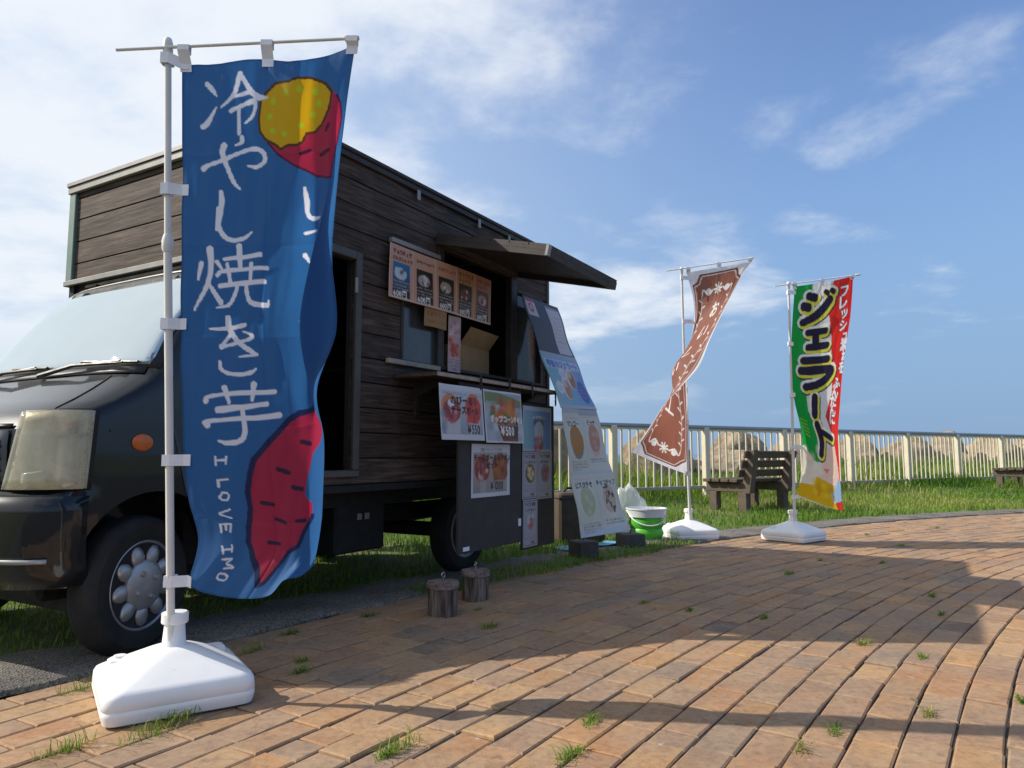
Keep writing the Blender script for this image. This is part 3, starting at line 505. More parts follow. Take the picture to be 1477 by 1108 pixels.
# weeds: small tufts in the brick joints
TUFTS = []
TUFT_LABEL = {**{k: 'wispy grass along the foot of the blue flag base' for k in (1, 34)}, **{k: 'weed tuft at the asphalt edge left of the blue flag base' for k in (3, 4)}, **{k: 'weed tuft between the blue flag and the log stumps' for k in (5, 6, 7, 8, 9)}, 10: 'weed tuft on the paving in front of the log stumps', **{k: 'weed tuft on the paving edge by the far lawn' for k in (27, 28, 29, 30)}}
for (x, y, s, dry) in TUFT_SPOTS:
    i = len(TUFTS); r = np.random.default_rng(300+i); s *= .8; n = int(60*s)+16; P = np.c_[np.clip(r.normal(0, .030*s, n), -.06*s, .06*s), np.clip(r.normal(0, .010*s, n), -.02*s, .02*s), np.full(n, -.006)]
    o = blades('weed_tuft', P, (.034 if s < 1.2 else .055)*r.uniform(.2, 1.3, n), np.full(n, .0035 if s < 1.2 else .0024), np.clip((.92 if dry else .5 if s < 1.2 else .68)+r.normal(0, .22, n), 0, 1), 1.5 if s < 1.2 else .9, 400+i)
    o.location = (x, y, .0); o.rotation_euler = (0, 0, math.atan2(y-CY, x-CX)+1.57)
    tag(o, ('withered straw-coloured weed in a joint of the brick paving' if dry else TUFT_LABEL.get(i, 'little green weed tuft in a joint of the open brick paving')), 'weed', ('dry weeds in the paving' if dry else 'green weeds in the paving')); TUFTS.append(o)
# ------------------------------------------------------------------ railing, boulders, benches
M_RAILP = plain('cream_painted_metal', (.62, .56, .42), .45, 0, .12, 5); M_RAILT = plain('grey_handrail_metal', (.30, .32, .36), .35, .6, .1, 4)
M_RAILB = plain('weathered_bottom_rail', (.42, .38, .32), .5, .2, .2, 6)
fence = empty('railing', FP, math.atan2(FD.y, FD.x)); tag(fence, 'cream metal railing with grey handrail along the edge of the lawn', 'railing')
N0, N1 = -6, 10; ZT, ZB = 1.25, .235
pm = MB().box((-.055, -.05, .0), (.055, .05, ZT-.05), .008).build('post', M_RAILP, fence); pm.location = (N0*2.0, 0, .02); post_me = pm.data
bm_ = MB().box((-.016, -.012, ZB+.02), (.016, .012, ZT-.07), .004).build('baluster', M_RAILP, fence); bm_.location = (N0*2.0+2/12, 0, 0); bal_me = bm_.data
for k in range(N0, N1+1):
    if k > N0: inst('post', post_me, fence, (k*2.0, 0, .02))
    if k < N1:
        for j in range(1, 12):
            if not (k == N0 and j == 1): inst('baluster', bal_me, fence, (k*2.0+j*2/12, 0, 0))
        MB().box((k*2.0+.06, -.025, ZB-.025), (k*2.0+1.94, .025, ZB+.025), .006).build('bottom_rail', M_RAILB, fence)
        MB().box((k*2.0+.002, -.014, ZT-.085), (k*2.0+1.998, .014, ZT-.055), .003).build('baluster_rail', M_RAILP, fence)
MB().tube([(N0*2.0-.1, 0, ZT-.025), (N1*2.0+.1, 0, ZT-.025)], .036, 12).build('handrail', M_RAILT, fence, 60)

q = NT('shore_rock'); v = q.coord()
c = q.ramp(q.noise(v, 1.6, 7, .65), [(.3, (.17, .125, .08)), (.5, (.36, .28, .185)), (.7, (.46, .37, .26))]); c = q.mix(.5, c, q.ramp(q.noise(v, 9, 5, .7), [(.3, (.35, .33, .3)), (.7, (1.1, 1.1, 1.1))]), 'MULTIPLY'); q.color(c); q.set(Roughness=.9)
q.bump(q.noise(v, 4, 8, .7), .9, .12); M_ROCK = q.m
from mathutils import noise as mn
def boulder(x, y, sx, sy, sz, seed, label):
    b = bmesh.new(); bmesh.ops.create_icosphere(b, subdivisions=4, radius=1); off = Vector((seed*7.3, seed*1.9, seed*3.7))
    r = random.Random(seed); cuts = [(Vector((r.gauss(0, 1), r.gauss(0, 1), r.gauss(0, .8))).normalized(), r.uniform(.55, .85)) for _ in range(9)]
    for w in b.verts:
        p = w.co.copy()
        for n_, d_ in cuts:
            e = p.dot(n_)-d_
            if e > 0: p -= n_*e*.9
        p += w.co*(mn.noise(w.co*1.7+off)*.16+mn.noise(w.co*5+off)*.05); w.co = Vector((p.x*sx, p.y*sy, p.z*sz))
    me = bpy.data.meshes.new('boulder'); b.to_mesh(me); b.free(); me.materials.append(M_ROCK); smooth(me, 50)
    o = bpy.data.objects.new('boulder', me); link(o); o.location = (x, y, float(gz(x, y))+sz*.25); o.rotation_euler = (0, 0, r.uniform(0, 6))
    tag(o, label, 'boulder', 'boulders of the shore bank'); return o
def along(a, d): return FP.x+FD.x*a+FN.x*d, FP.y+FD.y*a+FN.y*d
BS = [(-1.1, 3.0, .85, .8, .95), (-3.3, 2.2, .55, .5, .75), (-2.2, 2.9, .5, .5, .7), (.9, 2.4, .5, .45, .85), (.3, 3.6, .7, .6, .55), (-2.6, 3.6, .8, .8, .5), (-4.4, 4.2, .9, .8, .45), (-7, 4, .9, .9, .4), (-9.5, 4.4, 1, .9, .45),
      (1.9, 3.4, .8, .7, .9), (2.9, 4.0, .7, .7, .75), (4.2, 3.4, .9, .8, .62), (5.4, 4.0, .9, .8, .95), (6.6, 3.2, .8, .8, .8), (7.7, 3.9, .9, .7, .95), (8.9, 3.3, .9, .8, .85),
      (10.1, 3.9, 1, .8, .98), (11.4, 3.2, .9, .9, .86), (12.6, 3.9, 1, .9, 1.0), (13.9, 3.3, .9, .9, .9), (15.2, 3.9, 1, .9, 1.04), (16.6, 3.3, 1, .9, .95), (18, 3.9, 1.1, 1, 1.05), (19.6, 3.4, 1, 1, 1.0), (21.2, 4, 1.1, 1, 1.1), (23, 3.6, 1.1, 1, 1.1)]
for i, (a, d, sx, sy, sz) in enumerate(BS):
    lb = 'brown boulder behind the railing, left of the first bench' if i == 0 else 'tan weathered boulder on the shore bank behind the railing'
    boulder(*along(a, d), sx*1.05, sy, sz, i+3, lb)

q = NT('weathered_bench_wood'); v = q.coord('Object', (3, 30, 30)); c = q.ramp(q.noise(v, 1.5, 6, .65, .4), [(.3, (.045, .03, .02)), (.6, (.10, .068, .045)), (.8, (.15, .11, .08))]); q.color(c); q.set(Roughness=.75)
q.bump(q.noise(v, 3, 5), .4, .004); M_BENCH = q.m; M_BLEG = plain('bench_concrete_leg', (.11, .085, .065), .9, 0, .25, 12, .3)
def bench(loc, label):
    e = empty('bench', loc, math.atan2(.641, .767)); tag(e, label, 'bench', 'benches facing the sea')     # local x along the bench, y towards the sea
    for i, y in enumerate((.07, .21, .35, .49)):
        MB().box((-.14, y-.062, .40), (1.12, y+.062, .445), .008).build('seat_plank', M_BENCH, e)
    for k, z in enumerate((.52, .645, .77)):
        M = Matrix.Translation((0, -.045-.05*k, z)) @ Matrix.Rotation(R(12), 4, 'X')
        MB().box((-.16, .0, -.048), (1.14, .035, .048), .007, M).build('back_plank', M_BENCH, e)
    for x in (.0, .95):
        MB().prism([(-.13, .83), (-.02, .40), (-.02, .26), (-.12, .26), (-.21, .83)], x-.055, x+.055, 0).build('back_post', M_BLEG, e, None)
        MB().box((x-.05, -.08, .27), (x+.05, .56, .395), .008).build('cross_beam', M_BLEG, e)
        for y in (-.02, .44): MB().box((x-.055, y-.05, -.05), (x+.055, y+.07, .27), .008).build('leg', M_BLEG, e)
    return e
bench((3.10, 9.78, 0), 'dark wooden bench behind the white, green and red flag')
bench((10.35, 14.7, .05), 'wooden bench end standing alone by the far stretch of railing')
# ------------------------------------------------------------------ food truck (local x rearward, y away from the serving side, z up)
TO = Vector((-1.0596, 3.2347, 0)); TA = R(90-30.6); TM = Matrix.Translation(TO) @ Matrix.Rotation(TA, 4, 'Z')
truck = empty('food_truck', TO, TA); tag(truck, 'black mini truck with dark plank-clad food stall body and raised serving hatch', 'food truck')
q = NT('dark_stained_plank'); oi = q.n('ShaderNodeObjectInfo').outputs['Random']
v0 = q.n('ShaderNodeTexCoord').outputs['Object']; va = q.n('ShaderNodeVectorMath', operation='MULTIPLY_ADD'); q.l(v0, va.inputs[0]); va.inputs[1].default_value = (2.2, 2.2, 34)
cmb = q.n('ShaderNodeCombineXYZ'); q.l(q.math('MULTIPLY', oi, 37.0), cmb.inputs[0]); q.l(q.math('MULTIPLY', oi, 91.0), cmb.inputs[2]); q.l(cmb.outputs[0], va.inputs[2])
gr = q.noise(va.outputs[0], 1.6, 6, .65, .5)
c = q.ramp(gr, [(.3, (.018, .011, .008)), (.5, (.062, .042, .032)), (.72, (.15, .108, .084))])
c = q.mix(.55, c, q.ramp(oi, [(0, (.62,)*3), (1, (1.25, 1.2, 1.15))]), 'MULTIPLY')
blot = q.noise(q.coord('Object', (1, 1, 1.6)), 3.3, 5, .65); c = q.mix(q.ramp(blot, [(.54, (0,)*3), (.75, (.5,)*3)]), c, (.12, .09, .072))
kn = q.n('ShaderNodeTexVoronoi'); q.l(va.outputs[0], kn.inputs['Vector']); kn.inputs['Scale'].default_value = .95; c = q.mix(q.ramp(kn.outputs['Distance'], [(.08, (.9,)*3), (.2, (0,)*3)]), c, (.016, .010, .008))
sc_ = q.noise(q.coord('Object', (6, 6, 60)), 2.4, 3, .6); c = q.mix(q.ramp(sc_, [(.72, (0,)*3), (.8, (.35,)*3)]), c, (.3, .26, .23))
q.color(c); q.set(Roughness=.72, Specular_IOR_Level=.3); q.bump(gr, .5, .004); M_PLANK = q.m
M_TRIM = plain('dark_brown_trim', (.038, .029, .025), .6, 0, .2, 9); M_FTRIM = plain('grey_metal_trim', (.30, .285, .265), .45, .3, .15, 6); M_GTRIM = plain('greenish_corner_trim', (.16, .22, .19), .45, .2, .15, 6)
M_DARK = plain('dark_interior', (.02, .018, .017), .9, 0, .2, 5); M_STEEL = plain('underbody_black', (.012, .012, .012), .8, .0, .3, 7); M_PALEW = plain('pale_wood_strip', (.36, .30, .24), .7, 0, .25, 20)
q = NT('black_car_paint'); v = q.coord(); q.color(q.ramp(q.noise(v, 3, 4), [(.3, (.006, .008, .010)), (.7, (.010, .012, .014))])); q.set(Roughness=.4, Coat_Weight=.85, Coat_Roughness=.04, Specular_IOR_Level=.15)
dl = q.noise(v, 5, 6, .7); q.l(q.ramp(dl, [(.4, (.02,)*3), (.75, (.09,)*3)]), q.b.inputs['Coat Roughness']); M_PAINT = q.m
q = NT('tyre_rubber'); v = q.coord(); q.color(q.ramp(q.noise(v, 9, 5, .6), [(.3, (.012, .012, .013)), (.7, (.026, .025, .024))])); q.set(Roughness=.8, Specular_IOR_Level=.3); M_TYRE = q.m
M_HUB = plain('silver_wheel_cover', (.40, .40, .41), .38, .7, .12, 10); M_RIMD = plain('dusty_steel_rim', (.36, .35, .33), .6, .2, .3, 10); M_BLK = plain('black_plastic', (.015, .015, .016), .5, 0, .2, 10)
def glassy(name, diff, refl, rough, fac, alpha=0, fm=.6):
    q = NT(name); q.t.nodes.remove(q.b); d = q.n('ShaderNodeBsdfDiffuse'); d.inputs[0].default_value = (*diff, 1)
    sm = q.noise(q.coord(), 4, 5, .6); q.l(q.mix(q.ramp(sm, [(.3, (0,)*3), (.8, (.6,)*3)]), diff, tuple(min(c*1.7+.02, 1) for c in diff)), d.inputs[0])
    g_ = q.n('ShaderNodeBsdfGlossy'); g_.inputs[0].default_value = (*refl, 1); g_.inputs[1].default_value = rough
    base = d.outputs[0]
    if alpha:
        tr = q.n('ShaderNodeBsdfTransparent'); tr.inputs[0].default_value = (.85, .88, .88, 1); mx = q.n('ShaderNodeMixShader'); mx.inputs[0].default_value = alpha; q.l(d.outputs[0], mx.inputs[1]); q.l(tr.outputs[0], mx.inputs[2]); base = mx.outputs[0]
    lw = q.n('ShaderNodeLayerWeight'); lw.inputs[0].default_value = .35; f = q.math('ADD', q.math('MULTIPLY', lw.outputs['Fresnel'], fm), fac)
    mx = q.n('ShaderNodeMixShader'); q.l(f, mx.inputs[0]); q.l(base, mx.inputs[1]); q.l(g_.outputs[0], mx.inputs[2]); q.l(mx.outputs[0], q.o.inputs[0]); return q.m
M_WIND = glassy('dusty_windscreen', (.20, .23, .23), (.90, .98, 1.0), .02, .50); M_PANE = glassy('hazy_window_pane', (.10, .10, .105), (.9, .9, .92), .06, .0, .62, .22)
M_SIDEG = glassy('dark_side_glass', (.012, .014, .015), (.9, .95, 1), .02, .12)

BL, BW, BZ0, BZ1 = 2.615, 1.75, .62, 2.35
SEAMS = [BZ0+.008]+[.758+.1305*k for k in range(12)]+[2.30]
DOOR = (.05, .49, .70, 1.775); WIN = (1.2, 2.14, 1.30, 2.03); WINL = (.88, 1.2, 1.30, 1.86); WINR = (2.14, 2.48, 1.30, 1.93); FWIN = (1.12, 1.62, 1.55, 2.05)
def cut(x0, x1, z0, z1, holes):
    """rectangle minus holes -> list of rectangles"""
    rs = [(x0, x1, z0, z1)]
    for h in holes:
        o = []
        for a, b, c, d in rs:
            if h[0] >= b or h[1] <= a or h[2] >= d or h[3] <= c: o.append((a, b, c, d)); continue
            if h[0] > a: o.append((a, h[0], c, d))
            if h[1] < b: o.append((h[1], b, c, d))
            m0, m1 = max(a, h[0]), min(b, h[1])
            if h[2] > c: o.append((m0, m1, c, h[2]))
            if h[3] < d: o.append((m0, m1, h[3], d))
        rs = o
    return [r for r in rs if r[1]-r[0] > .012 and r[3]-r[2] > .012]
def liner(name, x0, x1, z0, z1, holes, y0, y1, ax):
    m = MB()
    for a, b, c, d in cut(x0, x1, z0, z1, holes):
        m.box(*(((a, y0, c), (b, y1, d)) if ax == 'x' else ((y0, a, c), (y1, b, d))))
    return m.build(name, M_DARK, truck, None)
def planks(parent, x0, x1, rows, holes, y0, y1, ax):
    rr = random.Random(5)
    for z0, z1 in zip(rows, rows[1:]):
        dy = rr.uniform(0, .003)
        for a, b, c, d in cut(x0, x1, z0+.0025, z1-.0025, holes):
            lo, hi = ((a, y0-dy, c), (b, y1, d)) if ax == 'x' else ((y0-dy, a, c), (y1, b, d))
            ctr = [(lo[i]+hi[i])/2 for i in range(3)]; hf = [(hi[i]-lo[i])/2 for i in range(3)]
            MB().box([-h for h in hf], hf, .003).build('plank', M_PLANK, parent, None, ctr)
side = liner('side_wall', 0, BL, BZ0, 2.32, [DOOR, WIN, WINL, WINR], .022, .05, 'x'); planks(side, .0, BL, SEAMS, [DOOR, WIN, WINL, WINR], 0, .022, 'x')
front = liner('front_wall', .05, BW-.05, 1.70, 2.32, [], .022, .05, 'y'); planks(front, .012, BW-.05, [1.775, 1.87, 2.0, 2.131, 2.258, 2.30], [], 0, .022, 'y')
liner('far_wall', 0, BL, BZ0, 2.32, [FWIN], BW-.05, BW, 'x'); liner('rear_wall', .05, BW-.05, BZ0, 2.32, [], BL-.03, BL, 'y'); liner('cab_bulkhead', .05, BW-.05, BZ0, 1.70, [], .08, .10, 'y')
MB().box((.0, .0, BZ0-.03), (BL, BW, BZ0+.004)).build('floor', M_STEEL, truck, None)
rf = MB().box((-.03, -.03, 2.325), (BL+.03, BW+.03, BZ1), .006).build('roof', M_TRIM, truck)
MB().box((-.024, -.022, 2.292), (BL+.02, -.003, 2.323), .003).build('roof_edge_trim', M_TRIM, truck)
MB().box((-.036, -.02, 2.332), (-.031, BW+.02, 2.352)).build('roof_front_lip', M_FTRIM, truck); MB().box((-.028, -.02, 2.290), (-.006, BW+.02, 2.328), .003).build('roof_front_trim', M_FTRIM, truck)
MB().box((-.02, BW-.05, 1.74), (.03, BW+.012, 2.289), .004).build('corner_trim', M_GTRIM, truck); MB().box((-.018, -.008, .62), (-.002, .03, 2.289), .004).build('corner_trim', M_TRIM, truck)
MB().box((-.026, .0, 1.742), (-.004, BW+.02, 1.772), .003).build('front_sill_trim', M_FTRIM, truck)
MB().box((BL-.03, -.012, .62), (BL+.012, .02, 2.289), .004).build('corner_trim', M_TRIM, truck)
# door frame (open doorway) and window frame
fr = MB()
for lo, hi in (((DOOR[1], -.018, DOOR[2]), (DOOR[1]+.045, .03, DOOR[3]+.045)), ((DOOR[0]-.03, -.018, DOOR[2]), (DOOR[0], .03, DOOR[3]+.045)), ((DOOR[0]+.001, -.018, DOOR[3]), (DOOR[1]-.001, .03, DOOR[3]+.045)), ((DOOR[0]-.03, -.02, DOOR[2]-.035), (DOOR[1]+.045, .05, DOOR[2]-.001))): fr.box(lo, hi, .004)
fr.build('door_frame', plain('door_frame_metal', (.085, .075, .068), .5, .2, .2, 6), truck)
MB().box((DOOR[1]-.014, -.024, 1.60), (DOOR[1]+.006, -.017, 1.68), .002).build('hinge', M_FTRIM, truck)
fr = MB()
for x0, x1, zt in ((.862, .882, 1.88), (1.20, 1.262, 2.045), (2.055, 2.14, 2.045), (2.478, 2.52, 1.95)): fr.box((x0, -.012, 1.285), (x1, .04, zt), .004)
fr.box((1.263, -.012, 2.022), (2.054, .04, 2.045), .003).box((.883, -.012, 1.283), (2.477, .04, 1.303), .003).box((.883, -.012, 1.855), (1.199, .04, 1.88), .003).box((2.141, -.012, 1.925), (2.477, .04, 1.95), .003); fr.build('window_frame', M_TRIM, truck)
MB().box((.883, .012, 1.304), (1.199, .018, 1.854)).build('window_pane', M_PANE, truck, None); MB().box((2.141, .012, 1.304), (2.477, .018, 1.924)).build('window_pane', M_PANE, truck, None)
MB().box((.735, -.03, 1.268), (1.205, -.004, 1.295), .003).build('sill_strip', M_PALEW, truck)
MB().box((.745, -.035, 1.935), (1.19, -.004, 1.962), .003).build('sign_rail', M_FTRIM, truck)
# serving shelf with brackets, raised hatch
sh = MB().box((.80, -.30, 1.188), (2.20, -.013, 1.212), .004).build('serving_shelf', M_PLANK, truck, None)
MB().box((.802, -.306, 1.190), (2.198, -.301, 1.211), .001).build('front_edge', M_PALEW, sh, None)
for x in (1.0, 1.6, 2.1): MB().prism([(-.20, 1.187), (-.001, 1.187), (-.001, .99), (-.02, .99), (-.03, 1.10)], x-.015, x+.015, 0).build('shelf_bracket', M_TRIM, truck, None)
hx0, hx1 = 1.17, 2.14; hz0, hz1, hd = 2.065, 1.885, .755
def hp(x, t, o): # point on the hatch: t 0..1 from hinge to front edge, o offset square to it
    n_ = Vector((0, hz0-hz1, hd)).normalized() if False else Vector((0, (hz1-hz0), hd)).normalized(); n_ = Vector((0, -(hz0-hz1), hd)).normalized()
    p = Vector((x, -.01-hd*t, hz0+(hz1-hz0)*t)); return p+n_*o
def slab(x0, x1, t0, t1, o0, o1):
    vs = [hp(x, t, o) for x in (x0, x1) for t in (t0, t1) for o in (o0, o1)]
    b = MB(); b.b.free(); b.b = bmesh.new(); w = [b.b.verts.new(v) for v in vs]
    for f in ((0, 1, 3, 2), (4, 6, 7, 5), (0, 4, 5, 1), (2, 3, 7, 6), (0, 2, 6, 4), (1, 5, 7, 3)): b.b.faces.new([w[i] for i in f])
    return b
hat = slab(hx0, hx1, 0, 1, 0, .018).build('serving_hatch', M_TRIM, truck, None)
for k in range(6): slab(hx0+.003, hx1-.003, k/6+.004, (k+1)/6-.004, .019, .034).build('plank', M_TRIM, hat, None)
for a, b, c, d in ((hx0, hx0+.035, 0, 1), (hx1-.035, hx1, 0, 1), (hx0+.036, hx1-.036, .955, 1), (hx0+.036, hx1-.036, 0, .045)): slab(a, b, c, d, -.032, -.001).build('hatch_batten', M_TRIM, hat, None)
slab(hx0-.004, hx0+.03, .985, 1.005, -.03, .03).build('catch', M_FTRIM, hat, None)
for x, z in ((.98, 2.29), (1.62, 2.30), (2.0, 2.29)): MB().box((x-.014, -.03, z-.05), (x+.014, -.023, z+.01), .002).build('metal_clip', M_FTRIM, truck)
# goods seen inside
MB().box((.95, .25, 1.31), (1.03, .33, 1.62), .02).cyl((.99, .29, 1.60), (.99, .29, 1.68), .02).build('extinguisher', plain('red_enamel', (.42, .03, .035), .35), truck)
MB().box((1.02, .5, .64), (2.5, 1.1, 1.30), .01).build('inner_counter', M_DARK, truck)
MB().box((1.69, BW-.085, 1.45), (1.76, BW-.06, 2.05), .01).build('inner_post', M_FTRIM, truck)

# ---------------------------------------------------------------- cab
CYc, HW = .875, .735
KX = [(.30, -.945), (.36, -.975), (.45, -.987), (.60, -.99), (.635, -.985), (.655, -.955), (.80, -.965), (.87, -.96), (.91, -.93), (.945, -.885), (.985, -.80), (1.03, -.715), (1.075, -.64), (1.105, -.595), (1.13, -.575), (1.28, -.462), (1.42, -.353), (1.55, -.250), (1.62, -.185), (1.665, -.12), (1.695, -.04), (1.715, .08), (1.725, .14)]
def kx(z): return float(np.interp(z, [a for a, b in KX], [b for a, b in KX]))
def khw(z): return float(np.interp(z, [.3, .5, .9, 1.1, 1.6, 1.7, 1.73], [.715, .735, .735, .725, .665, .635, .59]))
def front_pt(yy, z, off=0.0):
    """cab skin: yy -1 (serving side) .. 1, z height"""
    D = float(np.interp(z, [.3, .9, 1.1, 1.3, 1.7], [.28, .28, .24, .13, .14])); a = abs(yy)
    x = kx(z)+D*(1-(1-min(a, 1)**3)**(1/3)); return Vector((x-off, CYc+yy*(khw(z)+off), z))
zs = sorted(set([a for a, b in KX]+[.34, .40, .52, .7, .75, 1.2, 1.35, 1.5])); ycols = list(np.sin(np.linspace(-math.pi/2, math.pi/2, 33)))
b = bmesh.new(); rows = []
for z in zs:
    row = [b.verts.new((.09, CYc-khw(z), z))]+[b.verts.new((float(t), CYc-khw(z), z)) for t in np.linspace(.0, front_pt(-1, z).x+.04, 7)] if True else 0
    row += [b.verts.new(front_pt(float(y), z)) for y in ycols]
    row += [b.verts.new((float(t), CYc+khw(z), z)) for t in np.linspace(front_pt(1, z).x+.04, .0, 7)]+[b.verts.new((.09, CYc+khw(z), z))]
    rows.append(row)
for A, B in zip(rows, rows[1:]):
    for i in range(len(A)-1): b.faces.new((A[i], A[i+1], B[i+1], B[i]))
    b.faces.new((A[-1], A[0], B[0], B[-1]))
b.faces.new(rows[0][::-1]); b.faces.new(rows[-1]); bmesh.ops.recalc_face_normals(b, faces=b.faces)
me = bpy.data.meshes.new('cab_body'); b.to_mesh(me); b.free(); me.materials.append(M_PAINT); cab = bpy.data.objects.new('cab_body', me); link(cab, truck)
WX, WR, WZ = -.475, .268, .268
cutb = MB().cyl((WX+.02, -.2, WZ+.05), (WX+.02, .42, WZ+.05), .315, n=40).cyl((WX+.02, 1.33, WZ+.05), (WX+.02, 2.0, WZ+.05), .315, n=40).build('cutter', None, truck)
md = cab.modifiers.new('arch', 'BOOLEAN'); md.object = cutb; md.operation = 'DIFFERENCE'; md.solver = 'EXACT'
bpy.context.view_layer.update(); nm = bpy.data.meshes.new_from_object(cab.evaluated_get(bpy.context.evaluated_depsgraph_get())); cab.modifiers.clear(); cab.data = nm; smooth(nm, 30)
bpy.data.objects.remove(cutb)
def skin(name, y0, y1, z0, z1, off, mat, ny=14, nz=10, parent=truck, inset=lambda t: 0, thick=.004, fn=None):
    vs, fs = [], []
    for j in range(nz+1):
        z = z0+(z1-z0)*j/nz
        for i in range(ny+1):
            t = j/nz; yy = (y0+inset(t))+((y1-inset(t))-(y0+inset(t)))*i/ny; vs.append(front_pt(yy, z, off) if fn is None else fn(yy, z))
    for j in range(nz):
        for i in range(ny): a = j*(ny+1)+i; fs.append((a, a+1, a+ny+2, a+ny+1))
    o = mesh(name, vs, fs, mat, parent, 50); o.data.flip_normals()
    m = o.modifiers.new('t', 'SOLIDIFY'); m.thickness = thick; m.offset = 1; return o
def bend(a, b): return lambda t: a*t+b*max(0, t-.8)**2*8
skin('windscreen', -.955, .955, 1.145, 1.605, .003, M_WIND, 30, 14, inset=lambda t: .012+.05*max(0, abs(t-.5)*2-.8)**2*5)
skin('windscreen_seal', -.975, .975, 1.128, 1.622, .001, M_BLK, 30, 14)
skin('roof_rim', -.9, .9, 1.632, 1.644, .004, M_FTRIM, 24, 1)
# grille, headlights, bumper pieces
skin('grille_panel', -.745, .745, .655, .865, .004, plain('grey_grille_panel', (.10, .105, .11), .35, .2), 16, 4)
for k in range(4): skin('grille_bar', -.705, .705, .685+.042*k, .707+.042*k, .012, M_HUB, 12, 2, thick=.01)
for k in range(4): skin('grille_gap', -.715, .715, .6755+.042*k-.001, .6845+.042*k, .006, M_BLK, 12, 1)
skin('hood_gap', -.745, .745, .876, .888, .004, M_BLK, 20, 1)
q = NT('headlamp_lens'); v = q.coord(); q.color(q.ramp(q.noise(v, 9, 4, .6, .5), [(.3, (.40, .37, .26)), (.6, (.62, .58, .45)), (.8, (.75, .73, .62))])); q.set(Roughness=.12, Coat_Weight=1, Specular_IOR_Level=.7); tr = q.n('ShaderNodeBsdfTransparent'); tr.inputs[0].default_value = (.95, .93, .84, 1); mx = q.n('ShaderNodeMixShader'); mx.inputs[0].default_value = .55; q.l(q.b.outputs[0], mx.inputs[1]); q.l(tr.outputs[0], mx.inputs[2]); q.l(mx.outputs[0], q.o.inputs[0]); M_LENS = q.m
M_LENS2 = plain('silver_reflector', (.80, .80, .74), .25, .15, .15, 14); M_LENS3 = plain('lamp_bowl', (.60, .56, .43), .3, .3, .25, 16)
M_AMB = plain('amber_lamp', (.55, .13, .02), .25)
def lamp_fn(s):
    def f(yy, z):
        a = (abs(yy)-.70)/(1.0-.70); zz = z
        return front_pt(s*abs(yy), zz, .012) if abs(yy) < .999 else front_pt(s*.9995, zz, .012)
    return f
for s in (-1, 1):
    def tilt(off, ya, yb, za, zb, mat, nm, par, n=12, sl=0):
        vs, fs = [], []; nz = 8
        for j in range(nz+1):
            for i in range(n+1):
                t = i/n; z = za+(zb-za)*j/nz; lo = ya+sl*(j/nz); yy = lo+(yb-lo)*t; z += .012*t*(j/nz)
                p = Vector((-.965+.06*(z-.65)+.28*(1-(1-yy**3)**(1/3))-off, CYc+s*yy*(HW+off*.8), z))
                vs.append(p)
        for j in range(nz):
            for i in range(n): a = j*(n+1)+i; fs.append((a, a+1, a+n+2, a+n+1))
        o = mesh(nm, vs, fs, mat, par, 50); m = o.modifiers.new('t', 'SOLIDIFY'); m.thickness = .006; m.offset = 0; return o
    hl = tilt(.002, .755, .9994, .648, .935, M_BLK, 'headlight', truck, 16, .05); tilt(.010, .768, .9985, .656, .928, M_LENS3, 'bowl', hl, 16, .05)
    tilt(.034, .768, .9988, .655, .929, M_LENS, 'lens', hl, 16, .05); tilt(.0165, .955, .993, .68, .838, M_LENS2, 'side_reflector', hl, 5); tilt(.0165, .84, .93, .675, .71, M_LENS2, 'lower_reflector', hl, 5)
    tilt(.0175, .966, .984, .868, .888, M_AMB, 'bulb', hl, 3); tilt(.0245, .80, .998, .843, .846, M_RIMD, 'lens_rib', hl, 12)
    bmp = skin('bumper_corner', *( (s*.60, s*.9999) if s > 0 else (-.9999, -.60)), .315, .630, .014, M_PAINT, 16, 6, thick=.02)
    skin('bumper_chrome_strip', *((.30, .97) if s > 0 else (-.97, -.30)), .400, .416, .0365, M_HUB, 14, 1, parent=bmp)
    for k in range(4): skin('bumper_slot', *((.68, .76) if s > 0 else (-.76, -.68)), .545+.018*k, .551+.018*k, .0365, M_FTRIM, 3, 1, parent=bmp)
skin('bumper', -.595, .595, .315, .635, .018, M_PAINT, 20, 6, thick=.02)
# cowl and wipers
for s in (-.86, .86): MB().tube([front_pt(s*(1-.1*t), .93+.165*t, .001) for t in np.linspace(0, 1, 9)], .0035, 6).build('hood_seam', M_BLK, truck)
MB().tube([front_pt(-.999, z, .001) for z in np.linspace(.642, .315, 8)], .003, 6).build('bumper_seam', M_BLK, truck)
skin('cowl', -.93, .93, 1.105, 1.132, .004, M_BLK, 20, 2)
for y0, y1 in ((-.80, -.10), (-.05, .62)):
    w = MB().tube([front_pt(y1-.05, 1.112, .03), front_pt((y0+y1)/2, 1.145, .045), front_pt(y0, 1.150, .03)], [.011, .008, .005], 6).build('wiper', M_BLK, truck)
    MB().tube([front_pt(y0+.35, 1.165, .018), front_pt(y0-.08, 1.152, .018)], .007, 6).build('blade', M_BLK, w)
    MB().tube([front_pt(y0+.30, 1.148, .03), front_pt(y0+.02, 1.158, .035)], .005, 6).build('bracket', M_FTRIM, w)
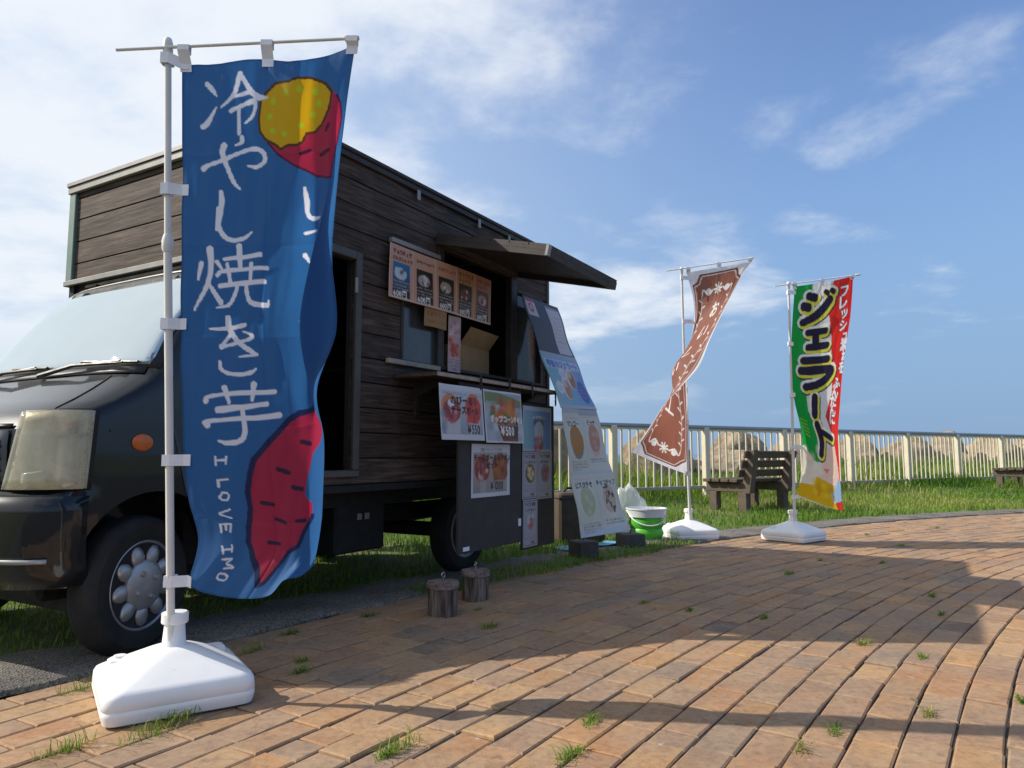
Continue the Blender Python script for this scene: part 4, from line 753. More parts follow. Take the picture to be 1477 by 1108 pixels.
# side: fender seam, door, window, handle, repeater
sy = lambda z: CYc-khw(z)
def sidepatch(name, pts, off, mat, parent=truck, th=.004):
    """polygon of (x,z) laid on the serving-side skin"""
    me = bmesh.new(); A = [me.verts.new((x, sy(z)-off, z)) for x, z in pts]; B = [me.verts.new((x, sy(z)-off+th, z)) for x, z in pts]; n = len(pts)
    me.faces.new(A); me.faces.new(B[::-1])
    for i in range(n): me.faces.new((A[i], B[i], B[(i+1) % n], A[(i+1) % n]))
    bmesh.ops.recalc_face_normals(me, faces=me.faces); m = bpy.data.meshes.new(name); me.to_mesh(m); me.free(); m.materials.append(mat); o = bpy.data.objects.new(name, m); link(o, parent); return o
dr = sidepatch('cab_door', [(-.33, .62), (-.20, .42), (.06, .42), (.06, 1.10), (-.40, 1.10), (-.42, .95)], .004, M_PAINT)
sidepatch('window_glass', [(-.36, 1.13), (.05, 1.13), (.05, 1.55), (-.17, 1.56)], .003, M_SIDEG, dr)
MB().box((-.10, sy(.98)-.025, .965), (.03, sy(.98)-.004, .99), .006).build('door_handle', M_BLK, dr)
MB().lathe([(.0, -.012), (.016, -.012), (.03, -.008), (.034, 0)], 20, Matrix.Translation((-.530, .137, .825)) @ Matrix.Rotation(R(90), 4, 'X') @ Matrix.Scale(1.3, 4, (1, 0, 0)) @ Matrix.Scale(-1, 4, (0, 0, 1))).build('side_repeater', M_AMB, truck)
sidepatch('fender_crease', [(-.66, .862), (-.42, .870), (-.42, .880), (-.66, .872)], .004, M_PAINT, truck, .006)
# wheels
def wheel(name, x, y, side_, steer, cover):
    e = empty(name, (x, y, WZ), steer); e.parent = truck; M = Matrix.Scale(side_, 4, (0, 1, 0))
    ty = MB(); prof = [(.165, .0), (.18, -.008), (.235, -.010), (.256, .002), (.264, .012), (.268, .03), (.268, .080), (.264, .095), (.255, .105), (.18, .112), (.165, .108)]
    ty.lathe([(r, -z) for r, z in prof], 56, M, 'Y'); t = ty.build('tyre', M_TYRE, e, 30)
    for gy in (.036, .050, .064, .078):
        MB().lathe([(.2684, -gy-.0025), (.2692, -gy), (.2684, gy*-1+.0025)], 56, M, 'Y').build('tread_rib', M_TYRE, t, 30)
    if cover:
        rm = MB().lathe([(.0, -.030), (.10, -.030), (.155, -.03), (.160, -.005), (.170, .004), (.176, .0), (.176, -.02), (.0, -.035)][::-1], 48, M, 'Y').build('wheel_cover', M_BLK, e, 35)
        MB().lathe([(.150, -.026), (.158, -.004), (.170, .006), (.177, .002), (.177, -.02)], 48, M, 'Y').build('outer_ring', M_HUB, rm, 35)
        MB().lathe([(.0, .0), (.078, .004), (.096, -.006), (.10, -.028), (.0, -.028)][::-1], 40, M @ Matrix.Translation((0, .016, 0)), 'Y').build('hub_disc', M_HUB, rm, 35)
        for k in range(9):
            a = 2*math.pi*k/9+.2
            sp = MB(); Mx = M @ Matrix.Rotation(a, 4, 'Y') @ Matrix.Translation((.114, .000, 0)) @ Matrix.Diagonal((.045, .015, .034, 1))
            bmesh.ops.create_icosphere(sp.b, subdivisions=2, radius=1, matrix=Mx); sp.build('petal', M_HUB, rm, 60)
            if k < 9:
                ho = MB(); bmesh.ops.create_icosphere(ho.b, subdivisions=1, radius=1, matrix=M @ Matrix.Rotation(a+math.pi/9, 4, 'Y') @ Matrix.Translation((.132, -.026, 0)) @ Matrix.Diagonal((.02, .006, .018, 1))); ho.build('vent_hole', M_BLK, rm, 60)
        for k in range(4):
            a = math.pi/2*k+.5; MB().cyl(M @ Vector((.052*math.cos(a), .012, .052*math.sin(a))), M @ Vector((.052*math.cos(a), .030, .052*math.sin(a))), .013, .009, 12).build('nut_cap', M_HUB, rm)
    else:
        rm = MB().lathe([(.0, .018), (.05, .016), (.07, -.01), (.11, -.02), (.14, -.008), (.150, -.002), (.166, .014), (.174, .008), (.174, -.02), (.0, -.05)][::-1], 40, M, 'Y').build('rim', M_RIMD, e, 35)
        for k in range(10):
            a = 2*math.pi*k/10; MB().cyl(M @ Vector((.128*math.cos(a), -.03, .128*math.sin(a))), M @ Vector((.128*math.cos(a), -.010, .128*math.sin(a))), .012, n=10).build('rim_hole', M_BLK, rm)
    return e
wheel('front_wheel', WX, .175, -1, R(16), True); wheel('front_wheel', WX, BW-.175, 1, R(16), True)
wheel('rear_wheel', 1.83, .215, -1, 0, False); wheel('rear_wheel', 1.83, BW-.215, 1, 0, False)
# underbody
MB().box((-.2, .45, .36), (BL-.1, .55, .46)).box((-.2, 1.2, .36), (BL-.1, 1.3, .46)).build('chassis_rail', M_STEEL, truck, None)
MB().box((-.1, .20, .50), (BL-.05, BW-.2, .585)).build('chassis_bed', M_STEEL, truck, None)
MB().box((.62, .22, .245), (1.02, .62, .53), .012).build('battery_box', M_STEEL, truck)
for x in (.80, .86): MB().box((x-.018, .212, .42), (x+.018, .219, .455), .002).build('reflector', M_FTRIM, truck)
MB().box((.0, .18, .30), (.42, .7, .52), .02).build('step_box', M_STEEL, truck); MB().box((.25, .168, .355), (.31, .179, .375)).build('side_marker', M_AMB, truck)
MB().cyl((1.83, .3, WZ), (1.83, 1.45, WZ), .05).build('axle', M_STEEL, truck); MB().cyl((WX, .3, WZ), (WX, 1.45, WZ), .04).build('axle', M_STEEL, truck)
MB().box((.12, BW-.06, .13), (1.42, BW-.03, .59)).build('far_shade_panel', M_STEEL, truck, None); MB().box((2.16, BW-.06, .2), (2.6, BW-.03, .59)).build('far_shade_panel', M_STEEL, truck, None)  # panels added on the far side to block light and view under the truck
MB().box((-.62, .42, .16), (-.60, 1.35, .32)).build('front_shade_panel', M_STEEL, truck, None); MB().box((1.05, .7, .26), (1.5, 1.35, .50), .03).build('fuel_tank', M_STEEL, truck); MB().box((-.75, .4, .22), (-.05, 1.35, .30), .02).build('shade_tray', M_STEEL, truck)  # front panel and tray added to keep the gap under the cab dark
MB().box((2.22, .2, .18), (2.23, .4, .5)).build('mud_flap', M_STEEL, truck, None)
MB().tube([(.6, .8, .33), (1.4, .85, .30), (2.5, .9, .32)], .03, 8).build('exhaust_pipe', M_STEEL, truck)
MB().box((-.22, .30, .30), (.0, 1.45, .6)).build('engine_bay', M_STEEL, truck, None)
# ------------------------------------------------------------------ banner flags
q = NT('white_blow_moulded_plastic'); v = q.coord(); c = q.ramp(q.noise(v, 5, 5, .6), [(.3, (.76, .755, .75)), (.7, (.84, .835, .83))]); c = q.mix(q.ramp(q.noise(v, 30, 4, .7), [(.66, (0,)*3), (.8, (.5,)*3)]), c, (.40, .36, .31))
zc = q.n('ShaderNodeSeparateXYZ'); q.l(v, zc.inputs[0]); q.color(c); q.set(Roughness=.42, Subsurface_Weight=.0); q.bump(q.noise(v, 9, 3), .12, .01); M_BASE = q.m
M_POLE = plain('white_pole_plastic', (.72, .70, .66), .4, 0, .1, 6); M_TAB = plain('white_nylon_tab', (.82, .81, .84), .6, 0, .1, 20)
def rsq(h, r, n=5):
    o = []
    for k, (sx, sy_) in enumerate(((1, 1), (-1, 1), (-1, -1), (1, -1))):
        for i in range(n+1):
            a = math.pi/2*(k+i/n); o.append((sx*(h-r)+r*math.cos(a), sy_*(h-r)+r*math.sin(a)))
    return o
def flag_base(e, rz):
    H_ = [(.178, .03, .0), (.196, .035, .008), (.202, .04, .03), (.202, .04, .042), (.2003, .04, .0445), (.202, .04, .047), (.2, .04, .076), (.194, .042, .088), (.182, .045, .096), (.12, .05, .128), (.075, .05, .151), (.06, .05, .158), (.045, .044, .162)]
    b = MB(); rings = []
    for h, r, z in H_: rings.append([b.b.verts.new((x, y, z)) for x, y in rsq(h, r)])
    n = len(rings[0])
    for A, B in zip(rings, rings[1:]):
        for k in range(n): b.b.faces.new((A[k], A[(k+1) % n], B[(k+1) % n], B[k]))
    b.b.faces.new(rings[0][::-1]); b.b.faces.new(rings[-1])
    o = b.build('base_tank', M_BASE, e, 50); o.rotation_euler = (0, 0, rz); o.scale = (1.06, 1.06, 1.04)
    f = MB().lathe([(.036, .07), (.034, .117), (.027, .121), (.0, .121)], 20, Matrix.Translation((-.135, .10, 0))).lathe([(.018, .120), (.018, .127), (0, .128)], 16, Matrix.Translation((-.135, .10, 0))).build('filler_cap', M_BASE, o)
    MB().box((.11, .07, .08), (.17, .15, .118), .012, None, 2).build('grip', M_BASE, o)
    MB().lathe([(.046, .155), (.043, .166), (.036, .176), (.030, .245), (.0, .245)], 22).build('neck', M_BASE, e)
    nut = MB()
    nut.lathe([(.038, .236), (.041, .240), (.041, .268), (.036, .272), (.014, .272)], 22)
    nut.build('clamp_nut', M_BASE, e)
    for k in range(12): pass
def surface(F, nu, nv, wr=.004, seed=0):
    G = np.array(F['G'], float); s = np.interp(np.linspace(0, 1, nu), F['U'], range(len(F['U']))); t = np.interp(np.linspace(0, 1, nv), F['V'], range(len(F['V'])))
    A = np.stack([catmull(G[r], s) for r in range(len(G))]); P = catmull(A, t)       # (nv,nu,3)
    u, v = np.meshgrid(np.linspace(0, 1, nu), np.linspace(0, 1, nv))
    w = (vnoise(u*3+v*1.3, v*9-u*2, 1.6, seed)-.5)*2.2+(vnoise(u*9, v*7+u*4, 2.1, seed+1)-.5)*.9
    w += 1.2*np.exp(-(((v-.02)/.05)**2))*np.sin(u*13)
    for k in (.17, .333, .5, .667, .835): w += .55*np.exp(-np.abs(v-k)/.006)*np.sign(k-.45)
    w += .5*np.exp(-np.abs(u-.5)/.008)
    w += 1.1*np.exp(-((u-.02-v*.35)/.05)**2)*np.exp(-(v/.5)**2)-1.0*np.exp(-((u-.62+v*.45)/.045)**2)*(v > .1)*np.exp(-((v-.35)/.25)**2)+1.3*np.exp(-((u-.25-.5*(1-v))/.06)**2)*np.exp(-((v-.95)/.18)**2)
    P[..., 1] += wr*w; return P
def tabs(e, F, P):
    nv, nu = P.shape[:2]; pole = F['pole']
    for k, t in enumerate(F['tabs']):
        t = Vector(t); row = P[:, 0]; i = int(np.abs(row[:, 2]-t.z).argmin()); c = Vector(row[i]); c2 = Vector(P[i, int(nu*.055)])
        hw = .018; up = Vector((0, 0, hw)); y = Vector((0, -.0165, 0)); x = Vector((.0165, 0, 0)); f_ = Vector((0, -.004, 0))
        st = [t+x*.9-y, t-x-y*.9, t-x+y*.95, t+x*.5+y, c+f_, c2+f_]
        vs = []; [vs.extend((p+up, p-up)) for p in st]; o = mesh('side_tab', vs, [(2*i, 2*i+1, 2*i+3, 2*i+2) for i in range(len(st)-1)], M_TAB, e, None); o.modifiers.new('t', 'SOLIDIFY').thickness = .0015
    b0, b1 = Vector(F['bar'][0]), Vector(F['bar'][1])
    for t in F['toptabs']:
        t = Vector(t); row = P[0]; i = int(np.clip(np.abs(row[:, 0]-t.x).argmin(), 2, nu-5)); c = Vector(row[i]); c2 = Vector(P[int(nv*.022), i]); hw = Vector((.018, 0, 0)); f_ = Vector((0, -.004, 0)); y = Vector((0, -.009, 0)); z = Vector((0, 0, .009))
        st = [t-y-z*2, t-y+z*.8, t+y+z*.8, t+y*1.05-z, c+f_, c2+f_]; vs = []; [vs.extend((p-hw, p+hw)) for p in st]
        o = mesh('top_tab', vs, [(2*i, 2*i+1, 2*i+3, 2*i+2) for i in range(len(st)-1)], M_TAB, e, None); o.modifiers.new('t', 'SOLIDIFY').thickness = .0015
def flag(F, cv, label, rz, nu, nv, wr, seed):
    e = empty('banner_flag', F['base']); tag(e, label, 'flag', 'banner flags on white tank bases'); flag_base(e, rz)
    p = [Vector(a) for a in F['pole']]
    MB().tube([p[0]-Vector((0, 0, .03)), p[1]], .0125, 14).build('pole_lower', M_POLE, e, 60); MB().tube([p[1], p[2]], .0105, 14).build('pole_upper', M_POLE, e, 60)
    d = (p[2]-p[1]).normalized(); MB().tube([p[1]-d*.03, p[1]-d*.02, p[1]+d*.005, p[1]+d*.025], [.0145, .018, .018, .0125], 14).build('pole_joint', M_POLE, e, 60)
    MB().tube([p[2]-d*.045, p[2]-d*.03, p[2]+d*.0, p[2]+d*.012, p[2]+d*.018], [.0125, .015, .015, .012, .006], 14).build('pole_cap', M_POLE, e, 60)
    b0, b1 = Vector(F['bar'][0]), Vector(F['bar'][1]); MB().tube([b0, b1], .0052, 10).build('crossbar', M_POLE, e, 60); db = (b1-b0).normalized(); MB().tube([b1-db*.045, b1-db*.01, b1], [.009, .010, .007], 10).build('crossbar_cap', M_POLE, e, 60)
    P = surface(F, nu, nv, wr, seed); printed('cloth', P, cv, M_CLOTH, e); tabs(e, F, P); return e
# artwork: canvas units are u (0..1) by 3v
asp = 3.0
def UV(L): return [(a, b*asp) for a, b in L]
cv = Canvas(1, asp, 300, '#336ba6')
for P_, w in ST1: pass
cv.poly(UV(POT_B), '#b42b4c'); cv.stroke(UV(POT_B[:20]), .034, '#242a55')
for L in POT_BM: cv.stroke(UV(L), .024, '#3a2440')
cv.poly(UV(POT_TR), '#bb2d4c'); cv.stroke(UV(POT_TR[1:10]), .012, '#5a2140')
cv.poly(UV(POT_TY), '#dfae10'); cv.stroke(UV(POT_TY+POT_TY[:1]), .014, '#5a3b1c')
for a, b_ in POT_TD: cv.ell(a, b_*asp, .017, .017, '#c3cf22')
for L in POT_TM: cv.stroke(UV(L), .02, '#52203a')
for P_, w in ST1: cv.curve(UV(P_), [k*1.05 for k in w], '#f4f2fb')
cv.rect(0, 0, .02, asp, '#27527f', .6).rect(.982, 0, 1, asp, '#27527f', .6).rect(0, 0, 1, .02, '#27527f', .6).rect(0, asp-.02, 1, asp, '#27527f', .6)
flag(F1, cv, 'blue banner flag with white lettering and a red sweet potato beside the truck cab', math.atan2(.22, .335), 230, 690, .005, 60)

cv = Canvas(1, asp, 160, '#dfe0de')
gp = UV(G3G); rp = UV(G3R)
gl = [(0, 0)]+gp+[(gp[-1][0], asp*.80), (0, asp*.80)]; cv.poly([(0, 0), (gp[0][0], 0)]+gp+[(0, gp[-1][1]+.1)], '#15a544')
cv.poly([(1, 0), (rp[0][0], 0)]+rp+[(1, rp[-1][1]+.25)], '#e5322a')
for k, c in enumerate(('#ece6d3', '#f0cdbd', '#e0b416', '#9cc7ea', '#e07a1c', '#e08b7c')): cv.poly(UV(G3P[k]), c)
cv.poly([(.80, 2.86), (1, 2.80), (1, 3), (.86, 3)], '#e0402a'); cv.blotch(.05, 2.1, .55, 2.4, ['#f6f3e2', '#dcd4b8'], 10, .05, .12, 3, .5); cv.blotch(.1, 2.55, .8, 2.8, ['#c99a0e', '#efcb3a'], 8, .05, .12, 4, .5)
for k in range(5): cv.stroke([(.05+.02*k, 1.75+.05*k), (.2+.01*k, 1.78+.05*k)], .02, '#8fcf2e', .5)
for w_, off, c in ((.085, .018, '#23203f'), (.07, .0, '#f4f2ea'), (.035, .022, '#e3d94a'), (.0, .0, '#2a2540')):
    for P_, w in G3ST: cv.curve([(a+off*.6, b_+off) for a, b_ in UV(P_)], w+w_, c)
for ch, a, b_ in G3T:
    cv.text(ch, a-.075, b_*asp+.06, .155, '#39203c', bold=.016); cv.text(ch, a-.075, b_*asp+.06, .155, '#f7f2f4', bold=.007)
flag(F3, cv, 'green, white and red gelato banner flag standing in front of the bench', R(38), 110, 330, .006, 80)

cv = Canvas(1, asp, 160, '#ece8ec')
def frame(i):
    t = [(.22+i, .10+i), (.78-i, .10+i), (.84-i, .20+i), (.93-i, .24+i), (.93-i, 2.74-i), (.84-i, 2.80-i), (.76-i, 2.90-i), (.24+i, 2.90-i), (.16+i, 2.80-i), (.07+i, 2.74-i), (.07+i, .24+i), (.16+i, .20+i)]; return t
cv.poly(frame(0), '#9a6150'); cv.stroke(frame(0)+frame(0)[:1], .02, '#7a463c'); cv.stroke(frame(.022)+frame(.022)[:1], .012, '#efe6e2')
for x in (.19, .81):
    cv.stroke([(x, .42), (x, 2.58)], .012, '#f1e9e4')
    for k in range(24):
        y = .46+.088*k; s_ = 1 if k % 2 else -1; cv.stroke([(x, y+.04), (x+.045*s_, y)], [.012, .024], '#f1e9e4')
for y, s_ in ((.32, 1), (2.68, -1)):
    for a in range(8): cv.stroke([(.5, y), (.5+.07*math.cos(a*math.pi/4), y+.07*math.sin(a*math.pi/4))], [.012, .028], '#f5eee8')
    for d in (-1, 1): cv.curve([(.5+.1*d, y), (.5+.2*d, y+.05*s_), (.5+.28*d, y-.01*s_), (.5+.31*d, y+.08*s_)], [.02, .04, .02, .014], '#f5eee8'); cv.ell(.5+.19*d, y+.01, .05, .035, '#f5eee8')
for k, ch in enumerate('おいしい'): cv.text(ch, .42, .72+.3*k, .24, '#f6f0ea', bold=.006)
cv.stroke([(.42, 1.84), (.66, 1.84)], .03, '#f6f0ea').stroke([(.54, 1.84), (.54, 2.08)], .04, '#f6f0ea').stroke([(.40, 2.08), (.68, 2.08)], .03, '#f6f0ea')
flag(F2, cv, 'brown and white banner flag twisted round its pole next to the green bucket', R(12), 110, 330, .004, 95)
# ------------------------------------------------------------------ papers and boards on the truck
def tl(x, y, z): return TM @ Vector((x, y, z))
def sheet(name, x0, x1, z1, z0, y, cv, label, cat='poster', group=None, tilt=(0, 0), bow=.004, n=(70, 60), skew=0, thick=.002):
    """paper hung parallel to the truck side; its own object at the middle of its lower edge"""
    nx_, ny_ = n; u, v = np.meshgrid(np.linspace(0, 1, nx_), np.linspace(0, 1, ny_)); w, h = x1-x0, z1-z0
    X = (u-.5)*w+skew*(v-.5); Z = h*(1-v); Yl = bow*np.sin(u*math.pi*2.1+v*1.7)+tilt[0]*v+tilt[1]*(u-.5)
    o = printed(name, np.stack([X, Yl, Z], -1), cv, M_PAPER, None, thick=thick); o.location = tl((x0+x1)/2, y, z0); o.rotation_euler = (0, 0, TA); tag(o, label, cat, group); return o
# five milkshake menus on one strip
cv = Canvas(1.05, .30, 300, '#c99a80')
names = [('チョコチップ', 'ミルクシェイク', '#5e1f16'), ('コーヒーシェイク', '', '#2a1c18'), ('ミルクシェイク', '', '#9a3a1c'), ('キャラメル', 'シェイク', '#8a4a22'), ('いちごミルク', 'シェイク', '#9a2a2a')]
pics = [('#2f7fb0', '#c9d6e2'), ('#2b2522', '#b9aaa8'), ('#2a2624', '#b7a894'), ('#3a2c26', '#8a4a2c'), ('#6e5248', '#c79a92')]
for k in range(5):
    x = .21*k; cv.rect(x+.004, .004, x+.206, .296, ('#d6a58c', '#d2a288', '#cf9c80', '#c2946a', '#c08a6c')[k]); a, b_, c = names[k]
    s1 = .155/max(len(a), 1); cv.text(a, x+.028, .048 if b_ else .058, min(s1*1.1, .034), c, bold=.0022)
    if b_: cv.text(b_, x+.025, .085, min(.165/len(b_)*1.1, .034), c, bold=.0022)
    cv.grad(x+.03, .095, x+.18, .285, pics[k][0], '#3a2c26'); cv.ell(x+.10, .155, .055, .034, pics[k][1], .95); cv.blotch(x+.06, .13, x+.14, .18, ['#5a4640', pics[k][1], '#e8e2de'], 9, .008, .022, k, .8)
    for j in range(3): cv.squig(x+.035, x+.175, .205+.018*j, .010, '#cfc3bb', 10*k+j)
    cv.rect(x+.03, .247, x+.18, .285, '#2c221e', .8); cv.text('600円', x+.04, .281, .042, '#f7f2ee', bold=.0014)
    cv.rect(x+.206, 0, x+.212, .3, '#e5cfc2', .7)
cv.rect(0, .288, 1.05, .30, '#dcc6bb'); cv.rect(0, 0, .006, .3, '#e5d8d0')
sheet('menu_strip', .715, 1.738, 1.922, 1.625, -.045, cv, 'strip of five brown milkshake menus priced 600 under the hatch', 'menu', bow=.006, n=(190, 60))
cv = Canvas(.22, .12, 300, '#a97c4a').text('営業中です', .02, .05, .034, '#7a4a26').text('お気軽にどうぞ', .015, .095, .026, '#7a4a26')
sheet('cardboard_note', 1.03, 1.245, 1.63, 1.515, -.042, cv, 'small brown cardboard note below the milkshake menus', 'note', n=(66, 40), thick=.003)
cv = Canvas(.15, .42, 300, '#c9a7a6').blotch(.02, .05, .13, .13, ['#b58a98', '#d8c0c6'], 8, .02, .04, 1).blotch(.01, .18, .14, .30, ['#c4553a', '#d98a74', '#b8442e'], 14, .02, .045, 2)
for j in range(5): cv.squig(.015, .135, (.15, .33, .355, .38, .405)[j], .016, '#5a4f86' if j else '#f0e8ee', 40+j)
cv.rect(.01, .315, .14, .318, '#e8e2ee')
sheet('hanging_leaflet', 1.283, 1.415, 1.62, 1.275, -.028, cv, 'narrow pink and red leaflet hanging in the serving window', 'leaflet', n=(44, 110))
# poster pair on the shelf edge
cv = Canvas(.42, .297, 300, '#d9d8de'); cv.grad(.012, .03, .40, .262, '#c9d0da', '#9ba3b0')
cv.poly([(.03, .16), (.05, .262), (.16, .262), (.175, .16)], '#c9c7c9').poly([(.235, .16), (.25, .262), (.36, .262), (.375, .16)], '#c4bfc0')
cv.ell(.10, .125, .085, .075, '#d98e5c').ell(.105, .14, .072, .062, '#a04a48'); cv.blotch(.05, .10, .16, .19, ['#b8646a', '#8a3a44', '#d8908a'], 12, .015, .035, 5); cv.ell(.105, .10, .03, .022, '#eee6ea', .9)
cv.ell(.305, .125, .085, .085, '#e0845a').ell(.31, .13, .075, .075, '#c83c38'); cv.blotch(.25, .07, .37, .19, ['#e0503c', '#d84858', '#a83030'], 14, .018, .038, 6); cv.blotch(.015, .08, .04, .25, ['#8a96a8'], 5, .02, .04, 7, .5)
cv.text('もち米のもちもちミルク・クレープ＆いちご', .03, .055, .0195, '#4a4654'); cv.text('のびーる', .10, .10, .05, '#1c1824', bold=.0028); cv.text('チーズボール', .10, .15, .044, '#1c1824', bold=.0026); cv.rect(.25, .2, .38, .262, '#c3c6cd', .55); cv.text('¥550', .235, .257, .066, '#26222e', bold=.002, sx=.9)
g2 = 'food posters clipped along the serving shelf'
sheet('food_poster', .815, 1.232, 1.150, .855, -.318, cv, 'white cheese ball poster priced 550 hanging from the serving shelf', group=g2, n=(130, 92), skew=.04, bow=.006)
cv = Canvas(.42, .297, 300, '#dcdae0'); cv.grad(.012, .012, .408, .285, '#a9b3ba', '#b8bac2'); cv.poly([(.012, .012), (.15, .012), (.408, .05), (.408, .09), (.012, .07)], '#7d8a5c'); cv.blotch(.02, .1, .4, .28, ['#c2ccd4', '#d8dbe0', '#8f9aa4'], 22, .02, .06, 8, .5)
cv.poly([(.10, .14), (.16, .285), (.35, .285), (.36, .14)], '#7a4026').ell(.30, .20, .06, .07, '#4a2a20', .8); cv.blotch(.09, .06, .33, .16, ['#c86a2a', '#d98a30', '#b8562a', '#5e7a30', '#d8762c'], 22, .03, .05, 9, .95)
cv.text('ポップコーンチキン', .06, .175, .040, '#f6f2ee', bold=.0026); cv.squig(.12, .36, .195, .010, '#c9b3a4', 61); cv.text('¥500', .15, .25, .070, '#f6f2ee', bold=.0024, sx=.9); cv.squig(.03, .14, .07, .012, '#c9d2c4', 62)
sheet('food_poster', 1.236, 1.668, 1.150, .845, -.324, cv, 'popcorn chicken poster priced 500 hanging from the serving shelf', group=g2, n=(130, 92), skew=.05, bow=.007)
# boards below the shelf
M_BOARD = plain('dark_brown_panel', (.040, .034, .031), .7, 0, .15, 4)
o = MB().box((-.345, -.008, 0), (.345, .008, .945), .002).build('hanging_board', M_BOARD, None); o.location = tl(1.395, -.262, .235); o.rotation_euler = (0, 0, TA); tag(o, 'dark brown board hanging below the shelf in front of the rear wheel', 'board')
for (x, z, w, h) in ((-.30, .012, .06, .022), (.305, .10, .03, .045)): b = MB().box((x, -.0115, z), (x+w, -.0085, z+h)).build('label_sticker', M_TAB, o, None)
cv = Canvas(.42, .297*1.0, 300, '#d6d5db'); cv.grad(.02, .05, .385, .27, '#b4a69c', '#9b9088'); cv.ell(.11, .135, .08, .08, '#c86a52').ell(.11, .14, .07, .07, '#8a3c3a'); cv.blotch(.06, .09, .17, .19, ['#b05a54', '#7a2f30', '#dcb4a8'], 10, .015, .035, 10)
cv.ell(.30, .14, .085, .09, '#a4552c'); cv.blotch(.23, .07, .38, .22, ['#b8682c', '#7a3c20', '#8f4a24'], 12, .02, .04, 11); cv.rect(.09, .20, .15, .27, '#b9b0a8', .6).rect(.27, .2, .34, .27, '#8c7a68', .5)
cv.text('2種のセットでお得！', .09, .045, .026, '#4a4654'); cv.text('チーズボール＆チキン', .025, .092, .040, '#1c1824', bold=.0026); cv.text('セット', .15, .135, .042, '#1c1824', bold=.0026); cv.rect(.2, .205, .385, .262, '#b7aea6', .5); cv.text('¥1000', .195, .257, .062, '#26222e', bold=.002, sx=.85)
sheet('food_poster', 1.170, 1.592, .838, .532, -.276, cv, 'set menu poster priced 1000 taped on the dark hanging board', group=g2, n=(130, 92), bow=.003)
q = NT('clear_tape'); q.color((.35, .34, .34)); q.set(Roughness=.3, Alpha=.35); M_TAPE = q.m
for nm_, x, z in (('a', 1.12, .53), ('b', 1.595, .53), ('c', 1.595, .70)): pass
o2 = MB().box((-.225, -.0125, .74), (.225, -.0095, .745)).build('clip_strip', M_TAPE, o, None)
o = MB().box((-.225, -.008, 0), (.225, .008, .95), .002).build('hanging_board', M_BOARD, None); o.location = tl(2.085, -.20, .165); o.rotation_euler = (0, 0, TA); tag(o, 'narrow dark board hanging by the truck tail, covered with drink leaflets', 'board')
cv = Canvas(.40, .30, 300, '#c8ccd8'); cv.grad(.015, .03, .385, .29, '#9ec2c6', '#5f8fd0', 0); cv.rect(.14, .10, .29, .285, '#8d98a4', .75).ell(.215, .11, .07, .035, '#6d747c').ell(.215, .17, .065, .07, '#c3cbd6', .9); cv.blotch(.16, .20, .27, .28, ['#c8584a', '#d97a66', '#b04038'], 12, .015, .035, 12); cv.text('ソーダフロート', .125, .085, .026, '#e8edf4', bold=.0015)
g3 = 'leaflets on the narrow hanging board'
sheet('drink_poster', 1.862, 2.262, 1.098, .80, -.213, cv, 'pale blue iced float poster at the top of the narrow hanging board', group=g3, n=(100, 76), bow=.002)
def leaf(seed, ring_, c0, c1):
    cv = Canvas(.21, .31, 300, '#b9b2b9'); cv.stroke([(.012, .012), (.198, .012), (.198, .298), (.012, .298), (.012, .012)], .003, '#4a4656'); cv.text('アイス 各種', .03, .045, .026, '#3a3444', bold=.0012); cv.squig(.03, .18, .078, .022, '#4a4152', seed)
    cv.ell(.105, .145, .058, .062, ring_); cv.blotch(.07, .11, .14, .18, [c0, c1], 10, .015, .035, seed); cv.rect(.02, .225, .19, .228, '#6a6472')
    for j in range(2): cv.squig(.025, .185, .248+.014*j, .008, '#7a7482', seed+j)
    cv.text('¥400', .10, .29, .024, '#5a3a44', bold=.001); return cv
sheet('drink_leaflet', 1.856, 2.064, .796, .488, -.212, leaf(71, '#7a5a40', '#d8b878', '#e8d8a8'), 'ice leaflet with a brown and cream ring, left of the middle pair', 'leaflet', g3, n=(60, 80), bow=.002)
sheet('drink_leaflet', 2.066, 2.272, .800, .478, -.212, leaf(72, '#8a94a0', '#b8685c', '#a85648'), 'ice leaflet with a red brown dish, right of the middle pair', 'leaflet', g3, n=(60, 80), bow=.002)
sheet('drink_leaflet', 1.868, 2.062, .484, .178, -.211, leaf(73, '#a8b0ba', '#d0604e', '#d8cfd4'), 'ice leaflet with a red syrup picture at the foot of the board', 'leaflet', g3, n=(60, 80), bow=.002)

# long slanting sign by the truck tail
def slant(name, A, B, C, D, cv, label, cat, group, n, sag=.01):
    """A,B upper corners, C,D lower corners, in truck coordinates; origin at the lower middle"""
    A, B, C, D = map(np.array, (A, B, C, D)); u, v = np.meshgrid(np.linspace(0, 1, n[0]), np.linspace(0, 1, n[1])); u, v = u[..., None], v[..., None]
    P = (A*(1-u)+B*u)*(1-v)+(C*(1-u)+D*u)*v; P = P+np.array([0, 1, 0])*sag*np.sin(v*math.pi)+np.array([0, .006, 0])*np.sin(v*14+u*3); o0 = (C+D)/2
    o = printed(name, P-o0, cv, M_PAPER, None, thick=.004); o.location = tl(*o0); o.rotation_euler = (0, 0, TA); tag(o, label, cat, group); return o
A, B = (2.05, -.10, 1.885), (2.59, -.10, 1.885); C, D = (2.06, -.40, 1.085), (2.613, -.40, 1.10); E_, G_ = (2.12, -.51, .232), (2.70, -.61, .237)
cv = Canvas(.56, .86, 170, '#454b55'); cv.rect(.03, .02, .17, .15, '#d8d6da').rect(.03, .02, .17, .04, '#c23a4c').ell(.10, .085, .035, .035, '#c8344a').ell(.10, .085, .02, .02, '#d8d6da')
